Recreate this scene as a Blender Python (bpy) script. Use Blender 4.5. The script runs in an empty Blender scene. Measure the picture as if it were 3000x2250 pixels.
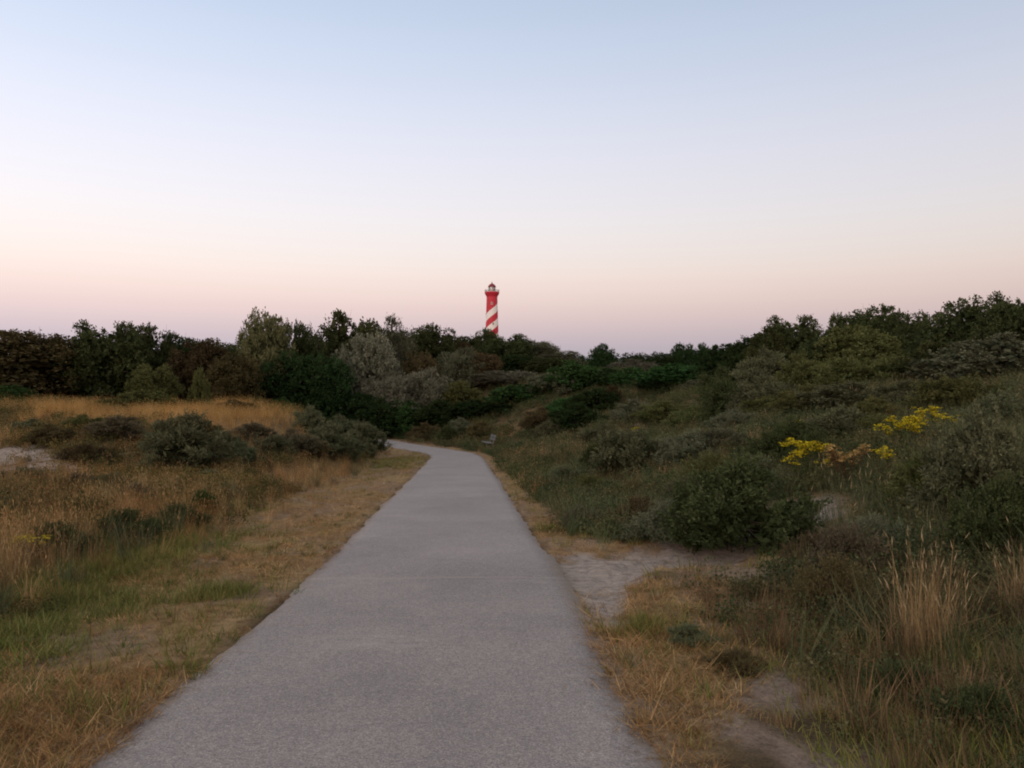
import bpy, math, random
import numpy as np

# ------------------------------------------------------------------ camera, sky, sun, exposure
scene = bpy.context.scene
R = math.radians
cam_data = bpy.data.cameras.new('camera')
cam_data.sensor_width = 36.0
cam_data.lens = 28.2
cam_data.clip_start = 0.05
cam_data.clip_end = 4000
camera = bpy.data.objects.new('camera', cam_data)
scene.collection.objects.link(camera)
camera.location = (0, 0, 1.5)
camera.rotation_euler = (R(90.853), 0, 0)
scene.camera = camera
scene.render.resolution_x, scene.render.resolution_y = 1024, 768
scene.view_settings.view_transform = 'Standard'
scene.view_settings.look = 'None'
scene.view_settings.exposure = 0.0
scene.view_settings.gamma = 1.0
scene.view_settings.use_curve_mapping = False
scene.cycles.max_bounces = 4
scene.cycles.diffuse_bounces = 2
scene.cycles.transparent_max_bounces = 4
scene.cycles.filter_width = 2.0          # a soft phone lens


def lin(r, g, b):
    def f(c):
        c /= 255.0
        return c / 12.92 if c <= 0.04045 else ((c + 0.055) / 1.055) ** 2.4
    return (f(r), f(g), f(b), 1.0)


SUN_AZ = 205.0        # degrees clockwise from the view direction: behind, a little to the left
world = bpy.data.worlds.new('World')
scene.world = world
world.use_nodes = True
wn, wl = world.node_tree.nodes, world.node_tree.links
wn.clear()
w_out = wn.new('ShaderNodeOutputWorld')
w_bg = wn.new('ShaderNodeBackground')
w_bg.inputs['Strength'].default_value = 1.0
w_tc = wn.new('ShaderNodeTexCoord')
w_sep = wn.new('ShaderNodeSeparateXYZ')
wl.new(w_tc.outputs['Generated'], w_sep.inputs[0])
w_ramp = wn.new('ShaderNodeValToRGB')          # twilight colours by elevation: earth shadow, pink belt, pale, blue
w_ramp.color_ramp.interpolation = 'B_SPLINE'
stops = [(0.00, (172, 166, 178)), (0.050, (182, 174, 186)), (0.074, (201, 185, 193)), (0.098, (224, 200, 200)),
         (0.124, (238, 215, 208)), (0.152, (244, 228, 221)), (0.190, (242, 234, 233)), (0.235, (237, 234, 240)),
         (0.290, (228, 229, 242)), (0.350, (216, 223, 240)), (0.440, (189, 206, 232)), (0.70, (182, 191, 208)), (1.0, (180, 187, 202))]
els = w_ramp.color_ramp.elements
els[0].position, els[0].color = stops[0][0], lin(*stops[0][1])
els[1].position, els[1].color = stops[-1][0], lin(*stops[-1][1])
for p, c in stops[1:-1]:
    e = els.new(p)
    e.color = lin(*c)
wl.new(w_sep.outputs['Z'], w_ramp.inputs['Fac'])
# the whole sky brightens and warms smoothly towards the side where the sun went down, behind the camera
w_side = wn.new('ShaderNodeMath'); w_side.operation = 'MULTIPLY_ADD'
wl.new(w_sep.outputs['X'], w_side.inputs[0])
w_side.inputs[1].default_value = -0.26
w_side.inputs[2].default_value = 0.985
w_back = wn.new('ShaderNodeMapRange'); w_back.interpolation_type = 'SMOOTHSTEP'
wl.new(w_sep.outputs['Y'], w_back.inputs['Value'])
w_back.inputs['From Min'].default_value = 0.85
w_back.inputs['From Max'].default_value = -1.0
w_mad = wn.new('ShaderNodeVectorMath'); w_mad.operation = 'MULTIPLY_ADD'
wl.new(w_back.outputs['Result'], w_mad.inputs[0])
w_mad.inputs[1].default_value = (1.0, 0.66, 0.28)
w_mad.inputs[2].default_value = (1.0, 1.0, 1.0)
w_tint = wn.new('ShaderNodeVectorMath'); w_tint.operation = 'MULTIPLY'
wl.new(w_ramp.outputs['Color'], w_tint.inputs[0])
wl.new(w_mad.outputs[0], w_tint.inputs[1])
w_mul = wn.new('ShaderNodeVectorMath'); w_mul.operation = 'SCALE'
wl.new(w_tint.outputs[0], w_mul.inputs[0])
wl.new(w_side.outputs[0], w_mul.inputs['Scale'])
w_sky = wn.new('ShaderNodeTexSky')
w_sky.sky_type = 'NISHITA'
w_sky.sun_disc = False
w_sky.sun_elevation = R(2.0)
w_sky.sun_rotation = R(SUN_AZ)
w_add = wn.new('ShaderNodeVectorMath'); w_add.operation = 'MULTIPLY_ADD'
wl.new(w_sky.outputs['Color'], w_add.inputs[0])
w_add.inputs[1].default_value = (0.012, 0.012, 0.012)
wl.new(w_mul.outputs[0], w_add.inputs[2])
wl.new(w_add.outputs[0], w_bg.inputs['Color'])
wl.new(w_bg.outputs[0], w_out.inputs[0])

sun_data = bpy.data.lights.new('sun', 'SUN')
sun_data.energy = 0.55
sun_data.angle = R(20)
sun_data.color = (1.0, 0.80, 0.68)
sun = bpy.data.objects.new('sun', sun_data)
scene.collection.objects.link(sun)
sun.rotation_euler = (R(90 - 7), 0, R(-SUN_AZ + 180))
sun.location = (-40, -80, 12)

# ------------------------------------------------------------------ terrain as a function of place
# TERRAIN BEGIN
def ss(a, b, x):
    t = np.clip((np.asarray(x, float) - a) / (b - a), 0, 1)
    return t * t * (3 - 2 * t)


def vnoise(x, y, seed=0):
    x = np.asarray(x, float); y = np.asarray(y, float)
    xi = np.floor(x).astype(np.int64); yi = np.floor(y).astype(np.int64)
    fx = x - xi; fy = y - yi
    fx = fx * fx * (3 - 2 * fx); fy = fy * fy * (3 - 2 * fy)

    def h(i, j):
        n = (i * 374761393 + j * 668265263 + seed * 974634777) & 0x7fffffff
        n = ((n ^ (n >> 13)) * 1274126177) & 0x7fffffff
        n = (n ^ (n >> 16)) & 0xffff
        return n / 65535.0
    a = h(xi, yi); b = h(xi + 1, yi); c = h(xi, yi + 1); d = h(xi + 1, yi + 1)
    return (a + (b - a) * fx) * (1 - fy) + (c + (d - c) * fx) * fy


def fbm(x, y, seed=0, o=3):
    v = 0; a = 0.5; t = 0
    for k in range(o):
        v = v + a * vnoise(x * 2 ** k + 17.3 * k, y * 2 ** k - 9.1 * k, seed + k)
        t += a; a *= 0.5
    return v / t


PATH = np.array([(0.1, -30), (-0.3, -10), (-0.5, 0), (-0.62, 3.5), (-0.78, 8.2), (-1.13, 14.1), (-1.70, 23.5), (-2.3, 33), (-2.75, 39.5),
                 (-3.5, 44.5), (-5.1, 48.6), (-7.3, 53), (-9.3, 57.3), (-11.3, 61.5), (-16, 70), (-22, 78), (-32, 88)])


def catmull(P, n=24):
    out = []
    for i in range(len(P) - 1):
        p0 = P[max(i - 1, 0)]; p1 = P[i]; p2 = P[i + 1]; p3 = P[min(i + 2, len(P) - 1)]
        for t in np.linspace(0, 1, n, endpoint=False):
            out.append(0.5 * ((2 * p1) + (p2 - p0) * t + (2 * p0 - 5 * p1 + 4 * p2 - p3) * t * t + (3 * p1 - p0 - 3 * p2 + p3) * t ** 3))
    out.append(P[-1])
    return np.array(out)


CURVE = catmull(PATH)


def xc(y):
    return np.interp(y, CURVE[:, 1], CURVE[:, 0])


def path_z(y):
    y = np.asarray(y, float)
    yy = np.linspace(-60, 140, 801)
    slope = -0.0383 * (1 - ss(38, 54, yy)) * ss(-25, -5, yy)
    z = np.cumsum(slope) * (yy[1] - yy[0])
    z = z - np.interp(0, yy, z)
    return np.interp(y, yy, z)


def across(x, y):
    """signed distance from the path's centre line, left negative"""
    e = 0.5
    dx = (xc(y + e) - xc(y - e)) / (2 * e)
    return (x - xc(y)) / np.sqrt(1 + dx * dx)


SAND_LINE = np.array([(0.78, 6.0), (0.80, 7.4), (0.80, 8.7), (1.5, 9.35), (2.3, 9.6), (3.2, 10.1), (4.2, 11.4)])
SAND_R = np.array([0.10, 0.26, 0.60, 0.62, 0.58, 0.55, 0.35])


def seg_dist(x, y, P, rad):
    best = np.full(np.shape(x), 1e9)
    for i in range(len(P) - 1):
        a, b = P[i], P[i + 1]
        d = b - a
        t = np.clip(((x - a[0]) * d[0] + (y - a[1]) * d[1]) / (d @ d), 0, 1)
        r = rad[i] + (rad[i + 1] - rad[i]) * t
        best = np.minimum(best, np.hypot(x - a[0] - t * d[0], y - a[1] - t * d[1]) / r)
    return best


def terrain(x, y):
    x = np.asarray(x, float); y = np.asarray(y, float)
    s = across(x, y)
    z = path_z(y)
    right = (2.9 + 1.2 * ss(26, 42, y)) * ss(1.6, 16.5, s) * (0.5 + 0.5 * ss(3, 16, y)) * (1 - 0.75 * ss(58, 105, y))
    right = right - 1.2 * ss(20, 60, s) * ss(-20, 20, y)
    left = 2.1 * ss(3.0, 9.0, -s) * ss(15, 46, y) * (1 - 0.5 * ss(70, 110, y)) + 0.35 * ss(3.0, 6.0, -s)
    far = 6.0 * ss(60, 108, y) * (1 - 0.35 * ss(-18, -45, x))
    hum = (fbm(x / 6.5, y / 6.5, 3) - 0.5) * 1.0 * ss(1.8, 6.5, np.abs(s)) + (fbm(x / 1.3, y / 1.3, 8) - 0.5) * 0.22 * ss(1.5, 3.2, np.abs(s))
    hum = hum + (fbm(x / 0.35, y / 0.35, 5) - 0.5) * 0.05 * ss(1.25, 1.7, np.abs(s))
    hum = hum * (1 + 2.0 * ss(60, 120, y))
    w = (1 - ss(1.4, 4.5, np.abs(s))) * (1 - ss(76, 86, y))
    z = z + (right + left + far) * (1 - w) + hum
    track = 1 - ss(0.6, 1.5, seg_dist(x, y, SAND_LINE, SAND_R))
    z = z - 0.07 * track + (fbm(x / 0.33, y / 0.33, 99, 2) - 0.5) * 0.11 * track * ss(1.3, 1.7, np.abs(s))
    z = z - 0.07 * (1 - ss(1.05, 1.30, np.abs(s))) + (fbm(x / 0.16, y / 0.16, 77) - 0.5) * 0.03 * ss(1.0, 1.15, np.abs(s)) * (1 - ss(1.6, 2.2, np.abs(s)))
    return z
# TERRAIN END


def blob(x, y, cx, cy, rx, ry):
    return np.exp(-((x - cx) / rx) ** 2 - ((y - cy) / ry) ** 2)


def zones(x, y):
    """how much of each ground cover grows at a place, 0..1"""
    s = across(x, y)
    a = np.abs(s)
    L = s < 0
    n1 = fbm(x / 2.6, y / 3.2, 21); n2 = fbm(x / 0.8, y / 0.9, 33); n3 = fbm(x / 5.5, y / 8.0, 47); n4 = fbm(x / 0.22, y / 0.22, 91)
    nn = (n1 - 0.5)
    sand = 1 - ss(0.75, 1.25, seg_dist(x, y, SAND_LINE, SAND_R) + (n2 - 0.5) * 1.5 + (n4 - 0.5) * 1.5)
    for (cx, cy, rx, ry) in SAND_SPOTS:
        sand = np.maximum(sand, ss(0.40, 0.62, blob(x, y, cx, cy, rx, ry) + (n2 - 0.5) * 0.9 + (n4 - 0.5) * 0.9))
    off = ss(1.25, 1.31, a)
    verge = np.where(L, 1 - ss(2.9, 4.4, a + nn * 1.2), 1 - ss(1.6 + 0.5 * (1 - ss(7, 10, y)), 2.3 + 1.7 * (1 - ss(7, 10, y)), a + nn * 0.8))
    green = np.where(L, np.exp(-((a - 3.6 - nn) / 0.72) ** 2) * (1 - ss(10, 13.5, y)), 0) * ss(0.3, 0.55, n2 + 0.15)
    for (cx, cy, rx, ry) in GREEN_SPOTS:
        green = np.maximum(green, blob(x, y, cx, cy, rx, ry) * ss(0.25, 0.55, n2 + 0.1))
    bank = np.where(L, ss(30, 40, y) * (1 - ss(52, 58, y)) * ss(6.5, 10, a), 0)
    tall = np.where(L, (1 - verge) * (0.28 + 0.72 * ss(0.42, 0.60, n1)) * (1 - ss(56, 62, y)), (1 - verge) * 0.25 * ss(0.62, 0.72, n1) * ss(9, 14, y))
    tall = np.maximum(tall, bank)
    for (cx, cy, rx, ry) in TALL_SPOTS:
        tall = np.maximum(tall, blob(x, y, cx, cy, rx, ry))
    herb = np.where(L, (1 - verge) * 0.7 * ss(0.48, 0.62, 1 - n1) * (1 - 0.1 * bank), (1 - verge) * (0.45 + 0.55 * ss(0.36, 0.52, n2 * 0.4 + (1 - n3) * 0.6)) * (0.6 + 0.4 * ss(6.0, 9.5, y)))
    marram = np.where(L, (1 - verge) * 0.10 * (1 - bank), (1 - verge) * (0.28 + 0.6 * ss(0.42, 0.60, n3)) * (0.04 + 0.96 * ss(6.5, 10, y)))
    for (cx, cy, rx, ry) in MARRAM_SPOTS:
        marram = np.maximum(marram, blob(x, y, cx, cy, rx, ry))
    open_ = ss(1.2, 2.4, np.minimum(seg_dist(x, y, SAND_LINE, SAND_R), np.minimum(seg_dist(x, y + 0.6, SAND_LINE, SAND_R), seg_dist(x, y + 1.2, SAND_LINE, SAND_R))))
    herb = herb * open_; marram = marram * open_; tall = tall * open_
    near_r = np.where(L, 0, 1 - ss(7.0, 9.5, y))
    short = np.clip(verge + 0.12 + 0.5 * (1 - open_), 0, 1) * (1 - near_r * (1 - 0.75 * ss(0.44, 0.62, n2)))
    keep = (1 - sand * 0.93) * off
    return dict(s=s, sand=sand * off, short=short * keep, green=green * keep, tall=tall * keep * (1 - 0.9 * green),
                herb=herb * keep * (1 - 0.7 * green), marram=marram * keep, bank=bank, open=open_, n1=n1, n2=n2, n3=n3)


SAND_SPOTS = [(-13.8, 22.3, 2.6, 1.5), (-12.7, 20.4, 1.8, 0.9)]
GREEN_SPOTS = [(-5.0, 34.5, 1.5, 6.0), (-5.3, 14.6, 0.6, 1.4), (2.2, 24.0, 1.5, 4.5), (0.9, 6.0, 0.25, 0.2), (-1.95, 5.0, 0.10, 0.10),
               (1.3, 11.6, 0.7, 0.6), (1.6, 18.5, 0.9, 2.5), (-2.6, 7.2, 0.3, 0.3), (2.8, 3.4, 0.6, 0.5), (3.0, 4.8, 0.5, 0.5)]
TALL_SPOTS = [(0.5, 35, 0.8, 4.0), (3.3, 33, 1.2, 2.5), (-1.5, 53, 3.0, 2.0), (-6.0, 66, 8.0, 3.0), (-6.5, 14.5, 1.6, 1.8), (16, 84, 5, 5), (11, 40, 1.5, 2.0)]
MARRAM_SPOTS = [(4.6, 10.6, 1.0, 1.0), (3.2, 14.5, 1.2, 2.5), (5.5, 17.5, 1.5, 3.0)]

# ------------------------------------------------------------------ mesh and material helpers
col = scene.collection


def mesh_arrays(name, V, faces_flat, face_len, attrs=None, smooth=False):
    me = bpy.data.meshes.new(name)
    V = np.asarray(V, np.float32)
    faces_flat = np.asarray(faces_flat, np.int32).ravel()
    if np.isscalar(face_len):
        starts = np.arange(0, len(faces_flat), face_len, dtype=np.int32)
    else:
        starts = np.concatenate([[0], np.cumsum(face_len)[:-1]]).astype(np.int32)
    me.vertices.add(len(V)); me.vertices.foreach_set('co', V.ravel())
    me.loops.add(len(faces_flat)); me.loops.foreach_set('vertex_index', faces_flat)
    me.polygons.add(len(starts)); me.polygons.foreach_set('loop_start', starts)
    if smooth:
        me.polygons.foreach_set('use_smooth', np.ones(len(starts), bool))
    for k, v in (attrs or {}).items():
        v = np.asarray(v, np.float32)
        if v.ndim == 1:
            a = me.attributes.new(k, 'FLOAT', 'POINT'); a.data.foreach_set('value', v)
        elif v.shape[1] == 4:
            a = me.attributes.new(k, 'FLOAT_COLOR', 'POINT'); a.data.foreach_set('color', v.ravel())
    me.update(calc_edges=True)
    me.validate()
    return me


def link(name, me, mat=None, parent=None, loc=None):
    o = bpy.data.objects.new(name, me)
    col.objects.link(o)
    if mat is not None and me is not None:
        if len(me.materials) == 0:
            me.materials.append(mat)
    if parent is not None:
        o.parent = parent
    if loc is not None:
        o.location = loc
    return o


def tag(o, label=None, cat=None, group=None, kind=None):
    if label: o['label'] = label
    if cat: o['category'] = cat
    if group: o['group'] = group
    if kind: o['kind'] = kind
    return o


class Shape:
    """collects quads and triangles for one mesh"""
    def __init__(self): self.v = []; self.f = []; self.m = []

    def add(self, vs, fs, mi=0):
        b = len(self.v)
        self.v += [tuple(p) for p in vs]
        self.f += [tuple(b + i for i in f) for f in fs]
        self.m += [mi] * len(fs)

    def box(self, c, d, rz=0.0, rx=0.0, bev=0.0):
        hx, hy, hz = d[0] / 2, d[1] / 2, d[2] / 2
        b = min(bev, hx * .5, hy * .5, hz * .5)
        ring = [(-hx + b, -hy), (hx - b, -hy), (hx, -hy + b), (hx, hy - b), (hx - b, hy), (-hx + b, hy), (-hx, hy - b), (-hx, -hy + b)] if b > 0 else [(-hx, -hy), (hx, -hy), (hx, hy), (-hx, hy)]
        n = len(ring)
        pts = []
        for z, k in ((-hz, 1), (hz - b, 1), (hz, 1 - b / max(hx, hy))) if b > 0 else ((-hz, 1), (hz, 1)):
            pts += [(x * k, y * k, z) for x, y in ring]
        lev = len(pts) // n
        fs = [tuple(range(n - 1, -1, -1)), tuple((lev - 1) * n + i for i in range(n))]
        for l in range(lev - 1):
            for i in range(n):
                fs.append((l * n + i, l * n + (i + 1) % n, (l + 1) * n + (i + 1) % n, (l + 1) * n + i))
        cx, sx = math.cos(rx), math.sin(rx); cz, sz = math.cos(rz), math.sin(rz)
        out = []
        for x, y, z in pts:
            y, z = y * cx - z * sx, y * sx + z * cx
            x, y = x * cz - y * sz, x * sz + y * cz
            out.append((x + c[0], y + c[1], z + c[2]))
        self.add(out, fs)

    def lathe(self, prof, n=24, mi=0, a0=0.0):
        vs = []; fs = []
        for r, z in prof:
            for i in range(n):
                a = a0 + 2 * math.pi * i / n
                vs.append((r * math.cos(a), r * math.sin(a), z))
        for j in range(len(prof) - 1):
            for i in range(n):
                fs.append((j * n + i, j * n + (i + 1) % n, (j + 1) * n + (i + 1) % n, (j + 1) * n + i))
        self.add(vs, fs, mi)

    def tube(self, P, rad, n=6):
        P = [np.array(p, float) for p in P]
        vs = []; fs = []
        for i, p in enumerate(P):
            t = P[min(i + 1, len(P) - 1)] - P[max(i - 1, 0)]
            t = t / (np.linalg.norm(t) + 1e-9)
            u = np.cross(t, (0.31, 0.95, 0.05)); u /= (np.linalg.norm(u) + 1e-9)
            w = np.cross(t, u)
            for k in range(n):
                a = 2 * math.pi * k / n
                vs.append(p + rad[i] * (math.cos(a) * u + math.sin(a) * w))
        for j in range(len(P) - 1):
            for k in range(n):
                fs.append((j * n + k, j * n + (k + 1) % n, (j + 1) * n + (k + 1) % n, (j + 1) * n + k))
        fs.append(tuple(range(n - 1, -1, -1))); fs.append(tuple((len(P) - 1) * n + k for k in range(n)))
        self.add(vs, fs)

    def mesh(self, name, smooth=False):
        me = bpy.data.meshes.new(name)
        me.from_pydata(self.v, [], self.f)
        if smooth:
            me.polygons.foreach_set('use_smooth', np.ones(len(me.polygons), bool))
        me.polygons.foreach_set('material_index', np.array(self.m, np.int32))
        me.update()
        return me


class Mat:
    def __init__(self, name):
        self.m = bpy.data.materials.new(name)
        self.m.use_nodes = True
        self.t = self.m.node_tree
        self.t.nodes.clear()
        self.out = self.t.nodes.new('ShaderNodeOutputMaterial')

    def n(self, kind, **kw):
        nd = self.t.nodes.new(kind)
        for k, v in kw.items():
            setattr(nd, k, v)
        return nd

    def l(self, a, b): self.t.links.new(a, b)

    def ramp(self, fac, stops, interp='LINEAR'):
        r = self.n('ShaderNodeValToRGB')
        r.color_ramp.interpolation = interp
        e = r.color_ramp.elements
        e[0].position, e[0].color = stops[0][0], (*stops[0][1], 1)
        e[1].position, e[1].color = stops[-1][0], (*stops[-1][1], 1)
        for p, c in stops[1:-1]:
            q = e.new(p); q.color = (*c, 1)
        self.l(fac, r.inputs['Fac'])
        return r.outputs['Color']

    def noise(self, scale, detail=3, rough=0.55, vec=None):
        t = self.n('ShaderNodeTexNoise')
        t.inputs['Scale'].default_value = scale
        t.inputs['Detail'].default_value = detail
        t.inputs['Roughness'].default_value = rough
        if vec is not None: self.l(vec, t.inputs['Vector'])
        return t.outputs['Fac']

    def mix(self, fac, a, b, mode='MIX'):
        m = self.n('ShaderNodeMix'); m.data_type = 'RGBA'; m.blend_type = mode
        if isinstance(fac, (int, float)): m.inputs['Factor'].default_value = fac
        else: self.l(fac, m.inputs['Factor'])
        for k, v in (('A', a), ('B', b)):
            sock = [i for i in m.inputs if i.name == k and i.type == 'RGBA'][0]
            if isinstance(v, tuple): sock.default_value = (*v[:3], 1)
            else: self.l(v, sock)
        return [o for o in m.outputs if o.type == 'RGBA'][0]

    def math(self, op, a, b=0.0, c=0.0):
        m = self.n('ShaderNodeMath', operation=op)
        for i, v in enumerate((a, b, c)):
            if isinstance(v, (int, float)): m.inputs[i].default_value = v
            else: self.l(v, m.inputs[i])
        return m.outputs[0]


def foliage_mat(name, dark, light, trans=0.10, spread=0.35):
    M = Mat(name)
    at = M.n('ShaderNodeAttribute', attribute_name='tint')
    inf = M.n('ShaderNodeObjectInfo')
    c = M.mix(at.outputs['Fac'], dark, light)
    hs = M.n('ShaderNodeHueSaturation')
    M.l(c, hs.inputs['Color'])
    M.l(M.math('MULTIPLY_ADD', inf.outputs['Random'], 0.04, 0.48), hs.inputs['Hue'])
    M.l(M.math('MULTIPLY_ADD', inf.outputs['Random'], spread, 1 - spread / 2), hs.inputs['Value'])
    d = M.n('ShaderNodeBsdfDiffuse'); M.l(hs.outputs['Color'], d.inputs['Color'])
    t = M.n('ShaderNodeBsdfTranslucent'); M.l(hs.outputs['Color'], t.inputs['Color'])
    mx = M.n('ShaderNodeMixShader'); mx.inputs[0].default_value = trans
    M.l(d.outputs[0], mx.inputs[1]); M.l(t.outputs[0], mx.inputs[2])
    M.l(mx.outputs[0], M.out.inputs['Surface'])
    return M.m


def blade_mat(name, trans=0.2):
    M = Mat(name)
    at = M.n('ShaderNodeAttribute', attribute_name='tint', attribute_type='INSTANCER')
    v = M.n('ShaderNodeAttribute', attribute_name='vary')
    c = M.mix(1.0, at.outputs['Color'], M.ramp(v.outputs['Fac'], [(0, (0.62, 0.58, 0.54)), (1, (1.3, 1.3, 1.3))]), 'MULTIPLY')
    d = M.n('ShaderNodeBsdfDiffuse'); M.l(c, d.inputs['Color'])
    t = M.n('ShaderNodeBsdfTranslucent'); M.l(c, t.inputs['Color'])
    mx = M.n('ShaderNodeMixShader'); mx.inputs[0].default_value = trans
    M.l(d.outputs[0], mx.inputs[1]); M.l(t.outputs[0], mx.inputs[2])
    M.l(mx.outputs[0], M.out.inputs['Surface'])
    return M.m


def plain_mat(name, rgb, rough=0.6, var=0.15, scale=8.0, bump=0.0, spec=0.3):
    M = Mat(name)
    tc = M.n('ShaderNodeTexCoord')
    nz = M.noise(scale, 4, 0.6, tc.outputs['Object'])
    c = M.mix(nz, tuple(v * (1 - var) for v in rgb), tuple(min(1, v * (1 + var)) for v in rgb))
    b = M.n('ShaderNodeBsdfPrincipled')
    M.l(c, b.inputs['Base Color'])
    b.inputs['Roughness'].default_value = rough
    b.inputs['Specular IOR Level'].default_value = spec
    if bump:
        bp = M.n('ShaderNodeBump'); bp.inputs['Strength'].default_value = bump; bp.inputs['Distance'].default_value = 0.02
        M.l(nz, bp.inputs['Height']); M.l(bp.outputs[0], b.inputs['Normal'])
    M.l(b.outputs[0], M.out.inputs['Surface'])
    return M.m


# ------------------------------------------------------------------ ground
def spaced(lo, hi, fine, grow):
    """coordinates from lo to hi, step `fine` at 0, growing by `grow` per metre away"""
    out = [0.0]
    x = 0.0
    while x < hi:
        x += fine + grow * abs(x); out.append(x)
    x = 0.0
    neg = []
    while x > lo:
        x -= fine + grow * abs(x); neg.append(x)
    return np.array(neg[::-1] + out)


gx = spaced(-1500, 1500, 0.09, 0.030)
gy = np.concatenate([np.arange(-40, -2, 2.0), np.arange(-2, 2, 0.25), 2.0 + spaced(0, 2200, 0.075, 0.0145)])
gy = np.unique(np.round(gy, 4))
GX, GY = np.meshgrid(gx, gy)
GZ = terrain(GX, GY)
# keep the sheet under the path even where its own grid is coarse
nx, ny = len(gx), len(gy)
V = np.stack([GX.ravel(), GY.ravel(), GZ.ravel()], 1)
ii = (np.arange(ny - 1)[:, None] * nx + np.arange(nx - 1)[None, :]).ravel()
Q = np.stack([ii, ii + 1, ii + nx + 1, ii + nx], 1)
zz = zones(V[:, 0], V[:, 1])


def rgba(a): return np.concatenate([a, np.ones((len(a), 1))], 1)


def wmix(c, w, rgb): return c * (1 - w[:, None]) + np.array(rgb)[None] * w[:, None]


base = np.tile(np.array([[0.090, 0.066, 0.040]]), (len(V), 1))
base = wmix(base, np.clip(zz['short'] * 1.1, 0, 1), (0.25, 0.166, 0.088))
soil = np.clip(0.55 * zz['short'] + 1.0 * (zz['s'] > 1.2) * (1 - ss(7, 9, V[:, 1])) * (1 - ss(3.0, 4.2, zz['s'])), 0, 1) * ss(0.40, 0.56, fbm(V[:, 0] / 0.55, V[:, 1] / 0.8, 131))
base = wmix(base, np.clip(soil * 0.95, 0, 1), (0.225, 0.172, 0.138))
straw = zz['short'] * ss(0.50, 0.66, fbm(V[:, 0] / 1.1, V[:, 1] / 1.9, 141))
base = wmix(base, np.clip(straw * 0.7, 0, 1), (0.30, 0.215, 0.115))
base = wmix(base, np.clip(zz['green'] * 0.7, 0, 1), (0.075, 0.075, 0.028))
base = wmix(base, np.clip(zz['tall'] * 0.6, 0, 1), (0.21, 0.14, 0.065))
edge = ss(1.55, 1.2, np.abs(zz['s'])) * ss(0.40, 0.62, zz['n2']) * (V[:, 1] < 80)
base = wmix(base, np.clip(edge * 0.75, 0, 1), (0.25, 0.19, 0.145))
base = wmix(base, np.clip(zz['sand'], 0, 1), (0.325, 0.275, 0.24))
gme = mesh_arrays('ground', V, Q, 4, {'zone': rgba(base)}, smooth=True)
M = Mat('dune_ground')
tc = M.n('ShaderNodeTexCoord')
at = M.n('ShaderNodeAttribute', attribute_name='zone')
n_a = M.noise(9.0, 5, 0.65, tc.outputs['Object'])
n_b = M.noise(70.0, 3, 0.6, tc.outputs['Object'])
k1 = M.ramp(n_a, [(0.28, (0.55, 0.52, 0.50)), (0.5, (1.0, 1.0, 1.0)), (0.72, (1.35, 1.32, 1.25))])
k2 = M.ramp(n_b, [(0.3, (0.72, 0.70, 0.70)), (0.7, (1.25, 1.25, 1.25))])
c = M.mix(1.0, M.mix(1.0, at.outputs['Color'], k1, 'MULTIPLY'), k2, 'MULTIPLY')
b = M.n('ShaderNodeBsdfDiffuse'); M.l(c, b.inputs['Color'])
bp = M.n('ShaderNodeBump'); bp.inputs['Strength'].default_value = 0.9; bp.inputs['Distance'].default_value = 0.06
M.l(M.math('MULTIPLY_ADD', n_b, 0.35, n_a), bp.inputs['Height']); M.l(bp.outputs[0], b.inputs['Normal'])
M.l(b.outputs[0], M.out.inputs['Surface'])
ground = tag(link('ground', gme, M.m), kind='structure')

# the path: a thin slab with worn edges
cl = CURVE[(CURVE[:, 1] > -12) & (CURVE[:, 1] < 84)]
seg = np.concatenate([[0], np.cumsum(np.hypot(*np.diff(cl, axis=0).T))])
st = np.concatenate([np.arange(0, 28, 0.06), np.arange(28, 50, 0.14), np.arange(50, seg[-1], 0.3)])
px_, py_ = np.interp(st, seg, cl[:, 0]), np.interp(st, seg, cl[:, 1])
tx, ty = np.gradient(px_), np.gradient(py_)
tn = np.hypot(tx, ty); nxn, nyn = ty / tn, -tx / tn
NC = 13
rows = []; eds = []
for side in np.linspace(-1, 1, NC):
    half = 1.295 + (fbm(st / 0.22, st * 0 + side * 3, 61) - 0.5) * 0.06 * (abs(side) == 1) + (fbm(st / 3.0, st * 0 + side * 5, 64) - 0.5) * 0.07
    x = px_ + nxn * half * side; y = py_ + nyn * half * side
    z = path_z(py_) + 0.012 * (1 - side ** 2) - (0.012 if abs(side) == 1 else 0) + (fbm(x / 1.6, y / 1.6, 71) - 0.5) * 0.02
    rows.append(np.stack([x, y, z], 1)); eds.append(np.full(len(st), abs(side)))
skL = rows[0].copy(); skL[:, 2] -= 0.07
skR = rows[-1].copy(); skR[:, 2] -= 0.07
rows = [skL] + rows + [skR]
PV = np.concatenate(rows)
n = len(st)
PF = np.concatenate([np.stack([k * n + np.arange(n - 1), (k + 1) * n + np.arange(n - 1), (k + 1) * n + np.arange(1, n), k * n + np.arange(1, n)], 1) for k in range(len(rows) - 1)])
pme = mesh_arrays('path', PV, PF, 4, {'edge': np.concatenate([eds[0]] + eds + [eds[-1]])}, smooth=True)
M = Mat('chip_seal_asphalt')
tc = M.n('ShaderNodeTexCoord')
vo = M.n('ShaderNodeTexVoronoi'); vo.inputs['Scale'].default_value = 140.0; M.l(tc.outputs['Object'], vo.inputs['Vector'])
sep = M.n('ShaderNodeSeparateColor'); M.l(vo.outputs['Color'], sep.inputs[0])
chips = M.ramp(sep.outputs[0], [(0.0, (0.150, 0.129, 0.120)), (0.30, (0.216, 0.191, 0.180)), (0.75, (0.260, 0.230, 0.215)), (1.0, (0.36, 0.32, 0.29))])
big = M.noise(0.7, 4, 0.6, tc.outputs['Object'])
mid = M.noise(5.0, 4, 0.65, tc.outputs['Object'])
fine = M.noise(26.0, 3, 0.6, tc.outputs['Object'])
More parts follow.
